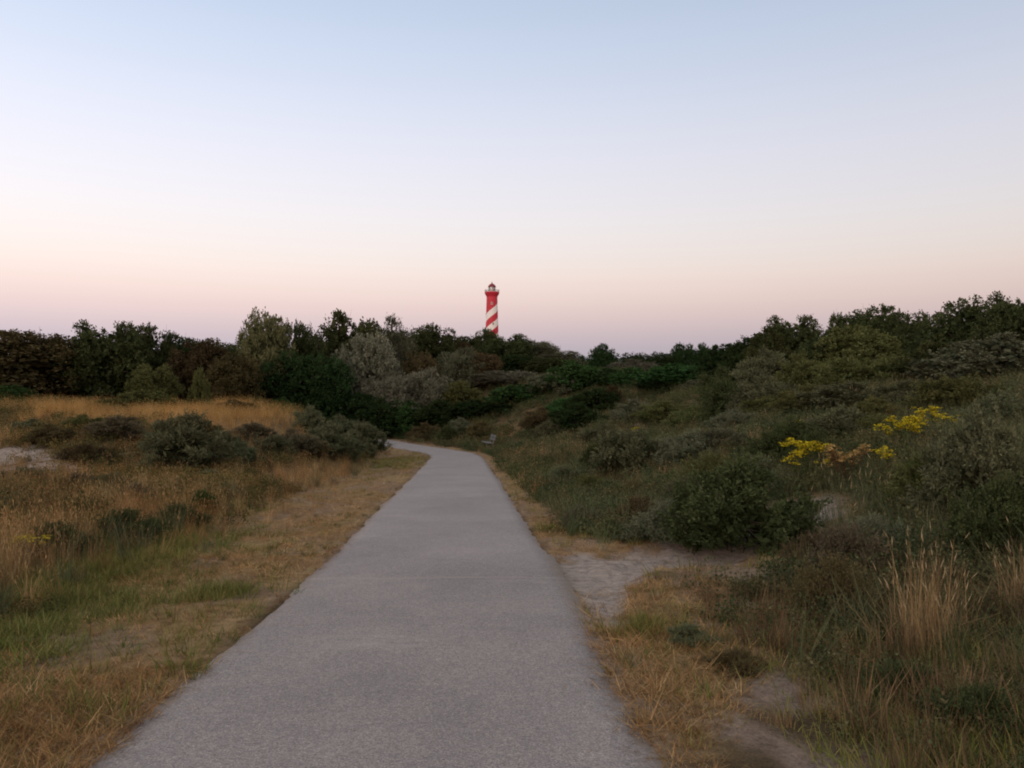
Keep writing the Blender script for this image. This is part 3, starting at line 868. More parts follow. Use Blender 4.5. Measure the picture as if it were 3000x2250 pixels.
SHRUBS = [
    ('bush', 0, 'fresh', -28.87, 46, 2.94, 1.41, 'green bush at the leftmost end of the golden bank'),
    ('bush', 1, 'olive', -20.03, 44, 2.81, 1.25, 'olive bush rounding out of the golden bank'),
    ('bush', 2, 'olive', -17.91, 46, 1.17, 2.55, 'narrow olive sapling on the golden bank'),
    ('bush', 3, 'fresh', -14.43, 50, 1.49, 1.06, 'small bright green bush at the end of the golden bank'),
    ('thorn', 0, 'buckthorn', -8.47, 20.85, 1.98, 1.51, 'large dark buckthorn bush in the middle of the meadow'),
    ('thorn', 2, 'buckthorn', -9.93, 22.66, 1.03, 0.91, 'low buckthorn on the far side of the large meadow bush'),
    ('thorn', 3, 'mauve', -12.12, 24.56, 1.62, 0.69, 'mauve-brown low shrub behind the tan grass of the meadow'),
    ('thorn', 2, 'buckthorn', -16.33, 27.22, 1.23, 0.49, 'small dark shrub below the leftmost green bush'),
    ('thorn', 1, 'buckthorn', -9.01, 35.9, 1.63, 1.26, 'round dark shrub below the wooded hollow'),
    ('thorn', 3, 'buckthorn', -6.87, 37.11, 1.99, 1.5, 'dark buckthorn at the inside corner of the path bend'),
    ('thorn', 0, 'buckthorn', -6.99, 30.44, 1.88, 1.23, 'dark buckthorn next to the inside corner shrub'),
    ('thorn', 2, 'mauve', -7.46, 27.38, 1.7, 0.94, 'mauve-tinted buckthorn in the shrub belt before the bend'),
    ('thorn', 2, 'buckthorn', -8.31, 39.07, 2.1, 1.18, 'buckthorn at the back of the shrub belt near the bend'),
    ('thorn', 3, 'mauve', -9.18, 28.39, 1.52, 0.68, 'mauve-brown shrub at the back of the shrub belt'),
    ('low', 0, 'brown', -7.61, 15.29, 0.98, 0.42, 'low brown scrub patch in front of the large meadow bush'),
    ('low', 1, 'buckthorn', -7.04, 18.79, 0.96, 0.36, 'low scrub between the large meadow bush and the verge'),
    ('low', 2, 'mauve', -8.38, 15.51, 0.92, 0.36, 'low mauve scrub beside the pale sand patch'),
    ('low', 0, 'buckthorn', -10.48, 17.22, 1.1, 0.44, 'low dark scrub just in front of the pale sand patch'),
    ('low', 1, 'dark', -5.02, 10.43, 0.98, 0.4, 'dark low shrub at the back of the green grass strip'),
    ('low', 2, 'dark', -4.99, 11.96, 0.81, 0.36, 'dark low shrub at the tip of the green grass strip'),
    ('low', 0, 'dark', -5.34, 9.43, 0.8, 0.34, 'dark low shrub behind the yellow flowers of the meadow'),
    ('low', 1, 'fresh', -5.35, 13.81, 0.59, 0.38, 'small fresh green clump on the edge of the dry verge'),
    ('low', 2, 'mauve', -6.61, 14.12, 0.72, 0.39, 'mauve stalky scrub in the tall meadow grass'),
    ('thorn', 0, 'buckthorn', -8.29, 64.95, 2.49, 1.37, 'round grey-brown shrub behind the path where it leaves'),
    ('thorn', 1, 'buckthorn', -9.88, 66.34, 2.26, 1.12, 'small round shrub at the far end of the path'),
    ('thorn', 3, 'buckthorn', -6.54, 62.76, 2.4, 1.05, 'small shrub beside the round grey-brown one behind the path'),
    ('near', 0, 'dark', -4.3, 53.81, 1.37, 1.26, 'compact dark shrub on the outer edge of the path bend'),
    ('thorn', 2, 'brown', -6.31, 58.14, 2.23, 1.24, 'brownish shrub on the outer edge of the path bend'),
    ('thorn', 0, 'brown', -2.06, 53.75, 1.83, 1.2, 'brown shrub just behind the bench'),
    ('thorn', 1, 'greygreen', -3.62, 56.75, 1.93, 1.13, 'grey-green shrub behind the compact dark one at the bend'),
    ('bush', 0, 'deep', -10.82, 62, 4.49, 3.33, 'deep green bush in the hollow below the wide silver willow'),
    ('bush', 1, 'fresh', -8.58, 63, 3.49, 2.79, 'dark fresh green bush beside the deep green hollow bush'),
    ('bush', 2, 'deep', -5.54, 62, 3.96, 2.15, 'deep green bush in the shade below the silver willows'),
    ('bush', 3, 'deep', -2.9, 62, 4.22, 1.34, 'deep green bush straight above the bench'),
    ('bush', 0, 'fresh', 0.78, 61, 4.93, 1.46, 'glossy green rounded bush above the bench'),
    ('bush', 1, 'deep', -0.77, 60, 3.83, 0.81, 'deep green bush at the foot of the glossy rounded one'),
    ('bush', 2, 'olive', -4.21, 66, 3.65, 2.45, 'olive bush below the forked pale trunk'),
    ('bush', 3, 'fresh', 5.11, 60, 4.85, 2.38, 'broad green bush under the falling skyline'),
    ('bush', 0, 'deep', 7.16, 58, 3.21, 1.45, 'deep green bush beside the broad one under the skyline'),
    ('bush', 1, 'greygreen', 3.06, 60, 3.83, 1.65, 'greyish bush between the glossy bush and the broad green one'),
    ('bush', 2, 'fresh', 8.58, 56, 3.81, 1.46, 'green bush in the saddle before the distant willows'),
    ('bush', 3, 'fresh', 10.43, 50, 5.11, 1.35, 'large dense green bush in the saddle below the dune crest'),
    ('bush', 1, 'deep', 9.15, 50, 2.77, 0.57, 'deep green bush in front of the large saddle bush'),
    ('thorn', 0, 'greygreen', 11.16, 46, 2.54, 0.58, 'grey-green shrub beside the large saddle bush'),
    ('bush', 0, 'deep', 5.08, 49.74, 3.18, 1.57, 'low green bush on the slope near the rusty patch'),
    ('bush', 2, 'deep', 3.61, 44.62, 2.85, 1.52, 'dark green bush low on the slope past the bench'),
    ('bush', 1, 'fresh', 3.48, 51.16, 2.61, 1.41, 'green bush uphill from the bench'),
    ('thorn', 3, 'russet', 6.22, 50.4, 1.29, 1.29, 'small rust-red dead shrub on the green slope'),
    ('thorn', 2, 'brown', 1.95, 50.81, 2.81, 1.4, 'brownish buckthorn between bench and slope'),
    ('thorn', 1, 'buckthorn', 2.26, 44.35, 2.08, 1.23, 'dark buckthorn above the tan grass by the bench'),
    ('thorn', 0, 'olive', 6.6, 35.26, 2.1, 0.97, 'olive buckthorn above the tan grass on the mid slope'),
    ('thorn', 2, 'greygreen', 5.82, 38.02, 2.1, 1.05, 'grey-green buckthorn beside the olive one on the mid slope'),
    ('bush', 0, 'deep', 12.6, 47, 3.0, 2.17, 'dark bush at the low end of the dune crest'),
    ('bush', 1, 'deep', 13.2, 44, 3.0, 2.52, 'dark bush climbing the dune crest'),
    ('oak', 2, 'dark', 14.66, 42, 3.4, 3.16, 'pointed dark bush on the dune crest before the notch'),
    ('bush', 3, 'dark', 13.17, 41, 2.44, 2.66, 'dark bush leaning on the pointed crest bush'),
    ('bush', 2, 'dark', 16.66, 41, 1.92, 3.28, 'dark bush just past the notch in the crest'),
    ('oak', 0, 'dark', 18.13, 40, 3.23, 3.54, 'tallest dark dome on the middle of the dune crest'),
    ('oak', 3, 'dark', 18.76, 38, 2.43, 3.18, 'dark dome next to the tallest one on the crest'),
    ('bush', 0, 'olive', 15.04, 35, 3.43, 2.29, 'olive-brown arching bush below the tallest crest dome'),
    ('bush', 1, 'dark', 14.09, 36, 2.3, 1.91, 'dark bush under the notch of the crest'),
    ('airy', 1, 'dark', 16.62, 31, 2.24, 2.42, 'thin twiggy dark bush on the crest'),
    ('oak', 1, 'dark', 16.91, 29, 3.58, 3.08, 'big ragged dark bush on the high end of the crest'),
    ('oak', 2, 'dark', 17.12, 27, 2.53, 2.84, 'topmost dark bush at the very end of the crest'),
    ('bush', 3, 'greygreen', 11.83, 20, 2.81, 1.23, 'broad rounded grey-green bush below the high crest'),
    ('bush', 2, 'dark', 12.66, 24, 2.25, 1.24, 'dark bush beside the rounded grey-green one'),
    ('thorn', 1, 'buckthorn', 10.21, 32, 2.45, 1.97, 'buckthorn thicket halfway down from the crest bushes'),
    ('thorn', 2, 'olive', 10.85, 30, 2.17, 1.54, 'olive buckthorn below the notch of the crest'),
    ('thorn', 3, 'olive', 11.68, 28, 2.14, 1.24, 'olive thicket right below the arching crest bush'),
    ('thorn', 0, 'olive', 12.75, 27, 2.18, 1.04, 'olive thicket below the two dark crest domes'),
    ('thorn', 2, 'buckthorn', 7.98, 25, 2.34, 1.29, 'wide grey-olive shrub in the middle of the slope'),
    ('thorn', 1, 'dark', 8.97, 34, 2.31, 1.55, 'dark thicket below the low end of the crest'),
    ('thorn', 3, 'dark', 7.24, 27, 1.72, 1.58, 'dark shrub beside the wide grey-olive one mid slope'),
    ('thorn', 0, 'buckthorn', 8.34, 20, 2.21, 0.7, 'wide dark thicket uphill from the yellow ragwort'),
    ('thorn', 2, 'buckthorn', 9.3, 19, 1.62, 0.55, 'grey-olive thicket behind the upper yellow ragwort'),
    ('thorn', 1, 'olive', 7.77, 21, 1.61, 0.78, 'olive shrub on the slope above the small ragwort clump'),
    ('near', 1, 'buckthorn', 2.71, 18.76, 1.52, 1.06, 'dark shrub with grey sheen on the slope before the bend'),
    ('near', 0, 'dark', 2.57, 21.53, 1.28, 0.96, 'dark shrub at the lower edge of the slope before the bend'),
    ('near', 2, 'greygreen', 3.91, 17.66, 1.35, 0.79, 'grey-green shrub in the middle of the near slope'),
    ('near', 2, 'dark', 2.7, 9.62, 1.56, 1.06, 'big dark bush overhanging the sandy side track'),
    ('near', 1, 'dark', 2.36, 9.9, 0.84, 0.71, 'dark bush joined to the big one over the side track'),
    ('low', 0, 'greygreen', 2.03, 10.35, 0.97, 0.5, 'low grey-green shrub where the side track leaves the path'),
    ('low', 1, 'brown', 1.8, 11.42, 0.87, 0.49, 'low brownish shrub by the mouth of the side track'),
    ('low', 2, 'greygreen', 1.0, 11.74, 0.6, 0.35, 'small low shrub at the corner of path and side track'),
    ('near', 0, 'buckthorn', 5.12, 8.84, 1.24, 1.22, 'big grey-olive buckthorn behind the straw tussocks'),
    ('near', 1, 'olive', 4.92, 9.47, 0.81, 0.68, 'olive buckthorn next to the yellow ragwort clumps'),
    ('near', 2, 'dark', 4.26, 7.01, 0.83, 0.77, 'dark shrub filling the gap behind the edge tussock'),
    ('near', 0, 'dark', 4.99, 14.29, 1.22, 0.86, 'dark shrub between the ragwort clumps'),
    ('low', 0, 'mauve', 3.01, 7.21, 0.8, 0.49, 'low mauve shrub at the end of the sandy side track'),
    ('low', 1, 'brown', 2.94, 7.85, 0.57, 0.33, 'low brown shrub hugging the sandy side track'),
    ('low', 2, 'brown', 2.52, 6.31, 0.64, 0.45, 'brown low shrub beside the tall straw tussock'),
    ('low', 0, 'greygreen', 3.59, 7.96, 0.68, 0.44, 'grey-green low shrub behind the tall straw tussock'),
    ('low', 1, 'buckthorn', 3.97, 12.77, 1.09, 0.6, 'low buckthorn uphill from the big dark bush'),
    ('low', 2, 'olive', 3.75, 15.21, 1.17, 0.61, 'low olive shrub on the near slope'),
    ('low', 1, 'olive', 6.67, 14.52, 1.11, 0.46, 'low olive shrub under the upper ragwort'),
    ('low', 0, 'buckthorn', 4.03, 21.75, 1.39, 0.53, 'low dark shrub between two larger shrubs on the near slope'),
    ('near', 1, 'greygreen', 4.68, 18.02, 1.3, 0.57, 'grey-green shrub downhill from the small ragwort clump'),
    ('thorn', 3, 'olive', 6.97, 30.35, 1.94, 0.84, 'olive shrub on the slope under the large saddle bush'),
    ('thorn', 1, 'greygreen', 6.27, 22.66, 1.45, 0.63, 'grey shrub below the tan tuft on the mid slope'),
    ('thorn', 0, 'olive', 7.72, 23.86, 1.62, 0.71, 'olive shrub between the wide mid-slope one and the ragwort'),
    ('near', 0, 'buckthorn', 6.22, 15.06, 1.35, 0.64, 'dark grey shrub behind the faded ragwort'),
    ('near', 2, 'olive', 7.6, 16.84, 1.22, 0.61, 'olive shrub uphill from the big ragwort clump'),
    ('near', 1, 'olive', 9.11, 16.47, 1.61, 0.77, 'olive shrub under the rounded grey-green bush'),
    ('near', 0, 'buckthorn', 8.33, 13.69, 1.16, 0.64, 'grey-olive shrub at the far side of the thin ragwort'),
    ('thorn', 2, 'buckthorn', 3.72, 33.59, 1.72, 0.93, 'dark shrub above the golden tussock on the slope'),
    ('low', 2, 'buckthorn', 1.26, 19.7, 1.09, 0.49, 'low dark scrub beside the path before the bend'),
    ('low', 0, 'olive', 1.62, 17.36, 1.11, 0.44, 'low olive scrub on the lower slope by the path'),
    ('low', 1, 'brown', 2.23, 14.95, 1.02, 0.41, 'low brown scrub on the lower slope uphill of the side track'),
    ('low', 2, 'buckthorn', 2.99, 13.77, 1.0, 0.44, 'low dark scrub just above the big track-side bush'),
    ('low', 0, 'dark', 2.17, 4.48, 0.44, 0.21, 'low dark clump at the foot of the tall straw tussock'),
    ('low', 1, 'dark', 2.27, 3.9, 0.43, 0.23, 'low dark clump in the near corner of the slope'),
    ('low', 2, 'brown', 1.38, 4.99, 0.36, 0.15, 'low brownish clump in the foreground turf'),
    ('low', 1, 'buckthorn', 1.24, 5.61, 0.36, 0.14, 'low grey clump near the bare ground by the path'),
    ('thorn', 1, 'buckthorn', -6.67, 31.98, 1.46, 0.97, 'dark buckthorn in front between the corner shrubs'),
    ('thorn', 3, 'buckthorn', -7.9, 23.22, 1.15, 0.7, 'small dark buckthorn at the verge end of the shrub belt'),
    ('thorn', 2, 'brown', -13.86, 24.12, 1.4, 0.58, 'brown shrub behind the pale sand patch'),
    ('low', 2, 'russet', -11.59, 21.79, 1.48, 0.46, 'low reddish scrub between sand patch and meadow bush'),
    ('thorn', 2, 'buckthorn', -8.34, 23.33, 1.25, 0.85, 'low dark buckthorn at the path side of the large meadow bush'),
    ('thorn', 0, 'buckthorn', -7.73, 25.96, 1.4, 0.71, 'low buckthorn in the middle of the shrub belt before the bend'),
    ('thorn', 3, 'brown', -7.18, 28.37, 1.52, 0.84, 'low brownish buckthorn in the shrub belt near the corner'),
    ('thorn', 1, 'olive', -14.22, 26.52, 1.43, 0.62, 'olive shrub at the foot of the golden bank'),
    ('bush', 0, 'olive', -25.09, 44, 2.06, 0.61, 'small olive bush standing in the golden grass near the leftmost bush'),
    ('bush', 3, 'brown', -14.98, 44, 2.25, 0.72, 'small brown bush standing in the golden grass near its end'),
    ('bush', 1, 'olive', -21.09, 42, 1.97, 0.74, 'small olive bush half sunk in the golden grass'),
    ('thorn', 2, 'brown', -9.72, 25.37, 1.46, 0.69, 'brown shrub behind the large meadow bush near the golden bank'),
]
for (key, var, leaf, x, y, w, h, label) in TREES:
    put_plant({'oak': 'broadleaf_tree', 'airy': 'willow_tree', 'upright': 'poplar_tree'}[key], key, var, leaf, x, y, w, h, label, 'tree', 'trees behind the dune meadow', leaf in ('silver', 'greygreen'))
for (key, var, leaf, x, y, w, h, label) in SHRUBS:
    put_plant({'thorn': 'buckthorn_shrub', 'low': 'low_shrub'}.get(key, 'leafy_shrub'), key, var, leaf, x, y, w, h, label, 'shrub', 'dune shrubs')

# ------------------------------------------------------------------ grasses
def strips(rng, n, rad, l0, l1, wid, lean, curl, seg=3, outward=0.6, lean0=0.0):
    th = rng.uniform(0, 2 * math.pi, n); rb = rad * np.sqrt(rng.random(n))
    Bp = np.stack([rb * np.cos(th), rb * np.sin(th), np.full(n, -0.02)], 1)
    th2 = np.where(rng.random(n) < outward, th + rng.normal(size=n) * .5, rng.uniform(0, 2 * math.pi, n))
    ln = rng.uniform(l0, l1, n)
    le = np.minimum(lean0 + np.abs(rng.normal(size=n)) * lean, 1.52)
    cu = np.minimum(np.abs(rng.normal(size=n)) * curl, 1.9 - le)
    face = th2 + math.pi / 2 + rng.normal(size=n) * .6
    S = np.stack([np.cos(face), np.sin(face), np.zeros(n)], 1)
    V = []; tips = None
    for k in range(seg + 1):
        t = k / seg
        ang = le + cu * t
        # integrate roughly: position along a bending arc
        a = le + cu * t * 0.5
        p = Bp + np.stack([np.sin(a) * np.cos(th2), np.sin(a) * np.sin(th2), np.cos(a)], 1) * (ln * t)[:, None]
        w = wid * (1 - 0.75 * t)
        if k < seg:
            V += [p - S * w / 2, p + S * w / 2]
        else:
            V += [p]; tips = (p, np.stack([np.sin(ang) * np.cos(th2), np.sin(ang) * np.sin(th2), np.cos(ang)], 1), ln)
    m = len(V)
    V = np.stack(V, 1).reshape(-1, 3)
    o = (np.arange(n) * m)[:, None]
    tri = []
    for k in range(seg - 1):
        a = 2 * k
        tri += [(a, a + 1, a + 3), (a, a + 3, a + 2)]
    a = 2 * (seg - 1)
    tri += [(a, a + 1, a + 2)]
    T = (o[:, :, None] + np.array(tri)[None]).reshape(-1, 3)
    vary = np.repeat(rng.random(n), m)
    return V, T, vary, tips


def heads(rng, tips, frac, ln, wid):
    """seed heads: narrow four-sided spindles at the tips"""
    P, D, L = tips
    sel = rng.random(len(P)) < frac
    P, D = P[sel], D[sel]
    n = len(P)
    if n == 0: return np.zeros((0, 3)), np.zeros((0, 3), int), np.zeros(0)
    U = unit(np.cross(D, rng.normal(size=(n, 3)))); W_ = np.cross(D, U)
    l = ln * rng.uniform(.7, 1.3, (n, 1)); w = wid * rng.uniform(.7, 1.2, (n, 1))
    b = P - D * l * .25; t = P + D * l * .75; c = P + D * l * .15
    V = np.stack([b, c + U * w, c + W_ * w, c - U * w, c - W_ * w, t], 1).reshape(-1, 3)
    tri = np.array([(0, 2, 1), (0, 3, 2), (0, 4, 3), (0, 1, 4), (5, 1, 2), (5, 2, 3), (5, 3, 4), (5, 4, 1)])
    T = ((np.arange(n) * 6)[:, None, None] + tri[None]).reshape(-1, 3)
    return V, T, np.repeat(0.6 + 0.4 * rng.random(n), 6)


def join(*parts):
    Vs, Ts, As = [], [], []
    k = 0
    for V, T, A in parts:
        Vs.append(V); Ts.append(T + k); As.append(A); k += len(V)
    return np.concatenate(Vs), np.concatenate(Ts), np.concatenate(As)


blade = blade_mat('grass_blades')
LIB = {}


def library(key, makers):
    c = bpy.data.collections.new('tufts_' + key)
    for k, (V, T, A) in enumerate(makers):
        me = mesh_arrays('tuft_' + key, V, T, 3, {'vary': A})
        me.materials.append(blade)
        o = bpy.data.objects.new('%s_%02d' % (key, k), me)
        c.objects.link(o)
    LIB[key] = (c, len(makers))


def mk(seed, n, rad, l0, l1, wid, lean, curl, seg=3, head=None, outward=.6, lean0=0.0):
    rng = np.random.default_rng(seed)
    V, T, A, tips = strips(rng, n, rad, l0, l1, wid, lean, curl, seg, outward, lean0)
    if head:
        return join((V, T, A), heads(rng, tips, *head))
    return V, T, A


def mk_herb(seed, n, rad, h, L):
    rng = np.random.default_rng(seed)
    nst = 12
    V, T, A, tips = strips(rng, nst, rad * .5, h * .6, h, 0.004, .5, .4, 2, .9)
    d = unit(rng.normal(size=(n, 3)) + np.array([0, 0, .3]))
    k = rng.integers(0, nst, n); t = rng.random((n, 1)) ** .6
    B0 = np.zeros((n, 3)); B0[:, :2] = tips[0][k][:, :2] * .3
    P = B0 + (tips[0][k] - B0) * t + rng.normal(size=(n, 3)) * L * .9
    P[:, 2] = np.abs(P[:, 2])
    D = d; N = unit(rng.normal(size=(n, 3)) + np.array([0, 0, 1.0])); S = unit(np.cross(D, N))
    ln = (L * rng.uniform(.6, 1.3, n))[:, None]
    VV = np.stack([P, P + D * ln * .5 + S * ln * .28, P + D * ln, P + D * ln * .5 - S * ln * .28], 1).reshape(-1, 3)
    TT = ((np.arange(n) * 4)[:, None, None] + np.array([(0, 1, 2), (0, 2, 3)])[None]).reshape(-1, 3)
    return join((V, T, A), (VV, TT, np.repeat(rng.random(n), 4)))


library('short', [mk(100 + k, 26, 0.08, 0.025, 0.085, 0.0042, 0.45, 0.7, 2, lean0=0.55) for k in range(5)])
library('flat', [mk(150 + k, 20, 0.11, 0.06, 0.18, 0.0042, 0.22, 0.2, 3, lean0=1.12, outward=.3) for k in range(4)])
library('green', [mk(200 + k, 30, 0.08, 0.05, 0.15, 0.0050, 0.55, 0.9, 3, lean0=0.2) for k in range(5)])
library('tall', [mk(300 + k, 26, 0.10, 0.28, 0.62, 0.0045, 0.22, 0.35, 3, (0.4, 0.07, 0.0035)) for k in range(6)])
library('marram', [mk(400 + k, 44, 0.10, 0.22, 0.55, 0.0055, 0.35, 0.75, 4) for k in range(5)])
library('herb', [mk_herb(500 + k, 190, 0.22, 0.22, 0.026) for k in range(5)])
library('twig', [mk(600 + k, 40, 0.10, 0.15, 0.38, 0.0045, 0.45, 0.2, 2) for k in range(4)])


def scatter(name, key, P, rot, scl, tint, label, cat='grass'):
    c, nv = LIB[key]
    rng = np.random.default_rng(len(P))
    me = bpy.data.meshes.new(name)
    me.vertices.add(len(P)); me.vertices.foreach_set('co', P.astype(np.float32).ravel())
    a = me.attributes.new('rot', 'FLOAT_VECTOR', 'POINT'); a.data.foreach_set('vector', rot.astype(np.float32).ravel())
    a = me.attributes.new('scl', 'FLOAT', 'POINT'); a.data.foreach_set('value', scl.astype(np.float32))
    a = me.attributes.new('idx', 'INT', 'POINT'); a.data.foreach_set('value', rng.integers(0, nv, len(P)).astype(np.int32))
    a = me.attributes.new('tint', 'FLOAT_COLOR', 'POINT'); a.data.foreach_set('color', rgba(tint).astype(np.float32).ravel())
    me.materials.append(blade)
    o = link(name, me)
    g = bpy.data.node_groups.new('scatter_' + name, 'GeometryNodeTree')
    g.interface.new_socket('Geometry', in_out='INPUT', socket_type='NodeSocketGeometry')
    g.interface.new_socket('Geometry', in_out='OUTPUT', socket_type='NodeSocketGeometry')
    N = g.nodes
    gi = N.new('NodeGroupInput'); go = N.new('NodeGroupOutput')
    iop = N.new('GeometryNodeInstanceOnPoints')
    ci = N.new('GeometryNodeCollectionInfo')
    ci.inputs['Collection'].default_value = c
    ci.inputs['Separate Children'].default_value = True
    ci.inputs['Reset Children'].default_value = True
    def named(nm, ty):
        q = N.new('GeometryNodeInputNamedAttribute'); q.data_type = ty; q.inputs['Name'].default_value = nm
        return q.outputs['Attribute']
    iop.inputs['Pick Instance'].default_value = True
    g.links.new(gi.outputs[0], iop.inputs['Points'])
    g.links.new(ci.outputs[0], iop.inputs['Instance'])
    g.links.new(named('idx', 'INT'), iop.inputs['Instance Index'])
    g.links.new(named('rot', 'FLOAT_VECTOR'), iop.inputs['Rotation'])
    g.links.new(named('scl', 'FLOAT'), iop.inputs['Scale'])
    g.links.new(iop.outputs[0], go.inputs[0])
    md = o.modifiers.new('scatter', 'NODES'); md.node_group = g
    return tag(o, label, cat, kind='stuff')


def sample(n, y0, y1, seed):
    rng = np.random.default_rng(seed)
    y = np.exp(rng.uniform(math.log(y0), math.log(y1), n))        # density falls with distance
    half = 0.78 * y + 1.2
    x = rng.uniform(-1, 1, n) * half
    return x, y, rng


def palette(rng, n, cols, w=None):
    cols = np.array(cols)
    i = rng.choice(len(cols), n, p=w)
    j = rng.choice(len(cols), n, p=w)
    t = rng.random((n, 1))
    return cols[i] * t + cols[j] * (1 - t)


DRY = [(0.380, 0.236, 0.106), (0.310, 0.172, 0.076), (0.483, 0.333, 0.167), (0.196, 0.106, 0.052)]
GOLD = [(0.460, 0.287, 0.103), (0.368, 0.207, 0.075), (0.506, 0.345, 0.149), (0.299, 0.172, 0.069)]
GREEN = [(0.128, 0.143, 0.037), (0.196, 0.181, 0.053), (0.090, 0.119, 0.037), (0.238, 0.196, 0.071)]
MARRAM = [(0.096, 0.122, 0.060), (0.132, 0.146, 0.080), (0.073, 0.096, 0.051), (0.196, 0.171, 0.090)]
HERB = [(0.059, 0.076, 0.033), (0.098, 0.105, 0.051), (0.045, 0.063, 0.029), (0.127, 0.105, 0.057)]
TWIG = [(0.172, 0.117, 0.074), (0.127, 0.087, 0.057), (0.241, 0.167, 0.098), (0.103, 0.081, 0.051)]


def grow(name, key, zone, n, y0, y1, seed, cols, smin, smax, label, cat, lean=0.12, thin=1.0, far_scale=0.0):
    x, y, rng = sample(n, y0, y1, seed)
    zn = zones(x, y)
    w = zone(zn, x, y)
    ok = rng.random(n) < w * thin
    x, y = x[ok], y[ok]
    m = len(x)
    z = terrain(x, y)
    rot = np.stack([rng.normal(size=m) * lean, rng.normal(size=m) * lean, rng.uniform(0, 6.283, m)], 1)
    scl = rng.uniform(smin, smax, m) * (1 + far_scale * ss(12, 60, y))
    if key == 'herb': scl = scl * (0.5 + 0.5 * ss(4, 9, y))
    t = palette(rng, m, cols)
    if name == 'low_herbs': t = np.where((x < xc(y))[:, None], t * np.array([1.5, 1.12, 0.95]), t)     # drier, browner kinds in the meadow
    patch = (0.50 + 0.62 * fbm(x / 1.7, y / 1.7, seed + 5) + 0.38 * fbm(x / 0.4, y / 0.4, seed + 6))[:, None]
    hue = fbm(x / 3.1, y / 3.1, seed + 9)
    t = t * patch * np.stack([1 + 0.22 * (hue - .5), np.ones(m), 1 - 0.22 * (hue - .5)], 1)
    return scatter(name, key, np.stack([x, y, z], 1), rot, scl, t, label, cat)


grow('dry_turf', 'short', lambda q, x, y: q['short'] * (0.2 + 0.8 * ss(0.38, 0.58, q['n2'])), 100000, 2.4, 60, 11, DRY, 0.7, 1.35,
     'short dry tan turf along both edges of the path', 'grass', 0.15, 1.0, 1.2)
grow('trampled_grass', 'flat', lambda q, x, y: np.clip(q['short'] * ss(0.35, 0.65, q['n1']) + 0.28 * (q['s'] > 1.2) * ss(9, 6, y) * (1 - q['sand']) * ss(0.46, 0.64, q['n2']), 0, 1), 60000, 2.4, 50, 12, DRY + [(0.16, 0.12, 0.055)], 0.7, 1.4,
     'flattened straw-coloured grass lying on the verges', 'grass', 0.2, 0.8, 0.6)
grow('green_grass', 'green', lambda q, x, y: np.clip(1.2 * q['green'] + 0.05 * q['short'] + 0.14 * (q['s'] > 2.0) * ss(12, 8, y) * q['open'], 0, 1), 80000, 2.4, 60, 13, GREEN, 0.7, 1.6,
     'soft green grass growing in strips beside the dry verge', 'grass', 0.15, 1.0, 0.5)
grow('dry_tall_grass', 'tall', lambda q, x, y: q['tall'] * (1 - q['bank']), 50000, 5, 70, 14, DRY, 0.5, 1.0,
     'tall dry grass with seed heads across the dune meadow', 'grass', 0.14, 0.6, 0.25)
grow('golden_grass', 'tall', lambda q, x, y: q['bank'] * (0.08 + 0.92 * ss(0.40, 0.56, q['n1'])), 45000, 28, 60, 15, GOLD, 0.6, 1.35,
     'golden dry grass covering the bank below the trees', 'grass', 0.14, 0.8, 0.1)
grow('marram_grass', 'marram', lambda q, x, y: q['marram'], 46000, 4, 80, 16, MARRAM, 0.5, 1.25,
     'grey-green marram grass over the dune slopes', 'grass', 0.18, 0.6, 0.2)
grow('low_herbs', 'herb', lambda q, x, y: q['herb'], 60000, 2.6, 110, 17, HERB, 0.6, 2.0,
     'low dark leafy herbs and creeping scrub on the dunes', 'ground cover', 0.1, 0.9, 0.9)
grow('dead_stalks', 'twig', lambda q, x, y: np.clip(q['herb'] * .6 + q['tall'] * .25 + 0.10 * (q['s'] > 2.2) * q['open'] + 0.05 * (q['s'] > 2.0) * ss(9, 6, y), 0, 1), 30000, 2.6, 80, 18, TWIG, 0.5, 1.2,
     'brown dead stalks standing among the herbs', 'ground cover', 0.2, 0.5, 0.3)

library('bit', [mk(650 + k, 3, 0.03, 0.03, 0.09, 0.004, 0.02, 0.05, 2, lean0=1.46, outward=.2) for k in range(4)])
sx_, sy_, rg_ = sample(5200, 2.6, 30, 23)
ss_ = across(sx_, sy_)
k_ = (np.abs(ss_) < 1.26) & (rg_.random(len(sx_)) < 0.02 + 0.55 * ss(0.85, 1.25, np.abs(ss_)))
sx_, sy_, ss_ = sx_[k_], sy_[k_], ss_[k_]
scatter('straw_litter', 'bit', np.stack([sx_, sy_, path_z(sy_) + 0.024], 1), np.stack([0 * sx_, 0 * sx_, rg_.uniform(0, 6.28, len(sx_))], 1),
        rg_.uniform(.6, 1.3, len(sx_)), palette(rg_, len(sx_), DRY), 'stray bits of straw lying on the paved path', 'straw')
grow('verge_weeds', 'herb', lambda q, x, y: q['short'] * ss(0.52, 0.7, q['n2']) * 0.5, 16000, 2.6, 40, 19, [(0.085, 0.100, 0.038), (0.12, 0.115, 0.05), (0.07, 0.078, 0.03)], 0.16, 0.42,
     'small flat green weeds dotted through the dry verges', 'ground cover', 0.1, 1.0, 0.6)

